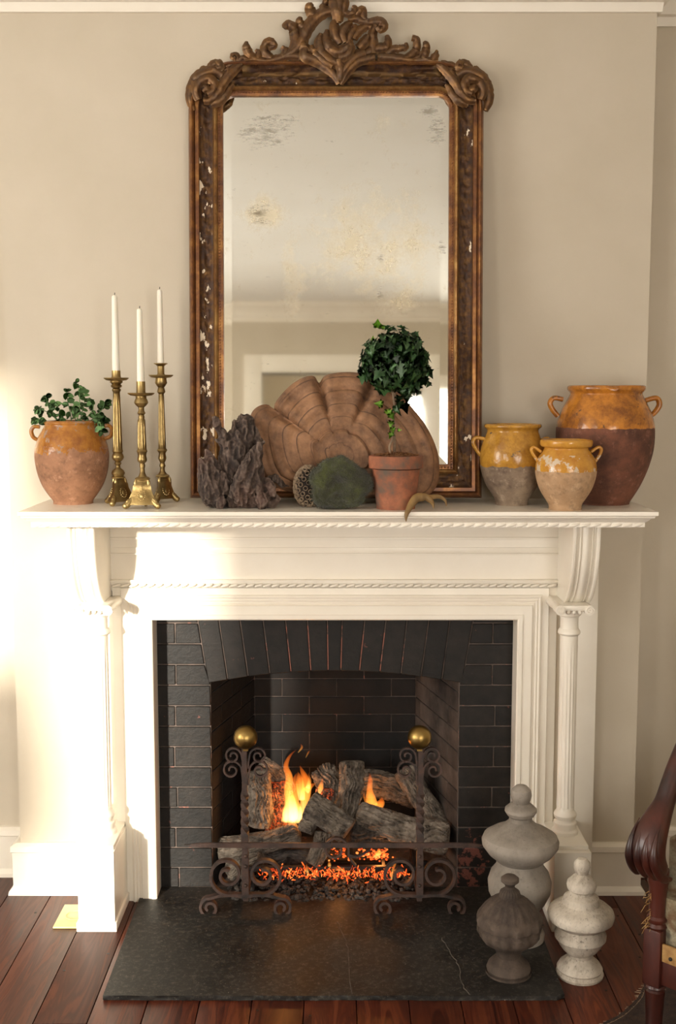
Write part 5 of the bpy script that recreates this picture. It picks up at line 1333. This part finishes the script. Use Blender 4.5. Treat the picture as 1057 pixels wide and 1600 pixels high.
E1, E2 = Vector((1, -1, 0)).normalized(), Vector((1, 1, 0)).normalized()     # along the front rail, towards the back
CM = Matrix.Translation((AX, AY, .0075)) @ Matrix.Rotation(-PI / 4, 4, 'Z')        # chair space -> room
ch = thing('armchair', 'carved dark mahogany armchair with reeded scroll arm cut by the picture edge', 'armchair', tuple(CM @ Vector((.28, .26, 0))), (0, 0, -PI / 4))
s = pxm(1450, AY)
Zc_ = lambda v: P(px_, v, AY).z
def cpart(name, bm, m, ang=38, label=None):
    bm.transform(CM); return obj(name, bm, m, ch, ang=ang, label=label)
zb0, zb1 = Zc_(1540), Zc_(1453); zs0, zs1 = Zc_(1500), Zc_(1405)
def chair_post(x, y, front=True):
    cpart('leg', lathe(x, y, [(.018, .0), (.021, .012), (.021, zb0 * .5), (.024, zb0 - .03), (.026, zb0 - .016), (.022, zb0 - .012), (.027, zb0 - .006), (.025, zb0)], 32), M_mah)
    cpart('leg_block', box(x - .0235, x + .0235, y - .0235, y + .0235, zb0 - .001, zb1, .004), M_mah)
    if front: cpart('arm_support', lathe(x, y, [(.022, zb1 - .002), (.026, zb1 + .006), (.021, zb1 + .014), (.025, zb1 + .02), (.025, zb1 + .026), (.02, zb1 + .032), (.021, Zc_(1420)), (.022, Zc_(1390)), (.026, Zc_(1382)), (.026, Zc_(1362))], 32), M_mah)
W_ = .56
chair_post(0, 0); chair_post(W_, 0); chair_post(.03, .52, False); chair_post(W_ - .03, .52, False)
# arm traced in the upright plane through the post, then carried to the back post
A0 = Vector((AX, AY, 0))
def on_arm(u, v):
    d = ray(u, v); t_ = (A0 - CAM).dot(E1) / d.dot(E1); return CAM + d * t_
path = [(1030, 1358, 9), (1021, 1354, 15), (1014, 1342, 18), (1012, 1327, 20), (1017, 1305, 20), (1027, 1281, 18), (1039, 1254, 15), (1048, 1226, 14), (1060, 1190, 13), (1076, 1156, 13), (1100, 1130, 13), (1140, 1116, 13)]
sp = spline(path, 5); base_pts = [on_arm(u, v) for u, v, r in sp]; rads = [r * s for u, v, r in sp]
for off in (0, W_):
    pts = [p + E1 * off for p in base_pts]
    wid = [1.75 - .75 * min(1, i / 30) for i in range(len(pts))]
    bm = BM(); rings = []
    for i, p in enumerate(pts):
        t_ = (pts[min(i + 1, len(pts) - 1)] - pts[max(i - 1, 0)]).normalized(); nn = t_.cross(E1).normalized()
        rings.append([bm.verts.new(p + nn * (rads[i] * math.copysign(abs(math.cos(a)) ** .8, math.cos(a))) + E1 * (rads[i] * wid[i] * math.copysign(abs(math.sin(a)) ** .7, math.sin(a)))) for a in [2 * PI * k / 28 for k in range(28)]])
    for a_, b_ in zip(rings, rings[1:]):
        for k in range(28): bm.faces.new((a_[k], a_[(k + 1) % 28], b_[(k + 1) % 28], b_[k]))
    bm.faces.new(rings[0]); bm.faces.new(rings[-1][::-1])
    obj('arm', bm, M_mah, ch, ang=60)
    for j in range(4):
        q = -.0345 + .023 * j; bm = BM(); rp = []; rr_ = []
        for i in range(1, 24):
            t_ = (pts[i + 1] - pts[i - 1]).normalized(); nn = t_.cross(E1).normalized()
            if nn.dot(E2) > 0: nn = -nn
            f = (i - 1) / 22; rp.append(pts[i] + E1 * q * (1.1 - .25 * f) + nn * (rads[i] * .86)); rr_.append(.0115 * min(1, .45 + f * 3) * (1 if f < .55 else max(.12, 1 - (f - .55) / .45)))
        add_tube(bm, rp, rr_, 12); obj('reed', bm, M_mah, ch, ang=60)
pp_ = on_arm(1036, 1300) - E1 * .045
obj('arm_plug', box(pp_.x - .012, pp_.x + .012, pp_.y - .008, pp_.y + .008, pp_.z - .013, pp_.z + .013, .002), mat('dark_plug', (34, 16, 12)), ch)
seat = box(.005, W_ - .005, .005, .5, zs0 + .005, zs1); bmesh.ops.subdivide_edges(seat, edges=seat.edges[:], cuts=4, use_grid_fill=True); displace(seat, .006, 12, 3)
cpart('seat', seat, M_tap, 60)
for q in (.02, W_ - .02): cpart('inner_arm_panel', box(q - .014, q + .014, .035, .5, zs1 - .05, Zc_(1318), .006), M_tap)
cpart('seat_rail', box(.02, W_ - .02, -.014, .014, Zc_(1535), zs0 + .012, .003), M_mah)
for q in (0.02, W_ - .02): cpart('side_rail', box(q - .012, q + .012, .02, .51, Zc_(1535), zs0 + .012, .003), M_mah)
M_gimp = mat('gold_braid', (176, 138, 82), (140, 102, 56), 40, .6, bump=.5, bscale=140)
cpart('gold_braid', box(.026, W_ - .026, -.019, -.012, Zc_(1497), Zc_(1470), .002), M_gimp, label='gold braid band with dark nails')
for q in range(6):
    bm = BM(); add_ball(bm, (.05 + q * .09, -.02, Zc_(1488)), .005, 2); cpart('nail', bm, M_dark)
fr = BM(); rf = random.Random(2)
for i in range(26):
    u = rf.uniform(1008, 1018); v = rf.uniform(1395, 1450); p = P(u, v, AY - .01); d = Vector((rf.uniform(-.012, .002), rf.uniform(-.01, .005), rf.uniform(-.02, .006)))
    add_tube(fr, [p + Vector((.016, .01, .004)), p, p + d], .0007, 4)
o = obj('frayed_threads', fr, M_gimp, ch); o['kind'] = 'stuff'
cpart('backrest', box(.02, W_ - .02, .5, .58, zs0, 1.0, .02), M_tap)

# dark rug corner under the chair
e = [(942, 1602), (958, 1594), (975, 1584), (990, 1570), (1000, 1558), (1006, 1546), (1020, 1534), (1040, 1524), (1062, 1520)]
pts = [tuple(PZ(u, v, 0)[:2]) for u, v in e]
pts = [(x_ + rf.uniform(-.002, .002), y_ + rf.uniform(-.002, .002)) for x_, y_ in spline(pts, 5)]
pts += [(1.7, -.55), (1.7, -1.6), (.68, -1.6), (.66, -1.1)]
rug = obj('rug', prism(pts, .0005, .007, 'z'), mat('dark_brown_rug', (40, 28, 22), (62, 44, 34), 60, .98, bump=.8, bscale=200), origin=(1.1, -1.1, 0))
tag(rug, 'dark brown rug with curved ragged edge under the armchair', 'rug')
bm = BM()
ed = spline([PZ(u, v, .006) for u, v in e], 12)
for i, p in enumerate(ed):
    p = Vector(p); d = Vector((rf.uniform(-.016, .004), rf.uniform(-.006, .012), -.004)); add_tube(bm, [p + Vector((.006, -.004, .001)), p + d], .0012, 4)
o = obj('rug_fringe', bm, mat('pale_fringe', (120, 94, 66)), rug); o['kind'] = 'stuff'
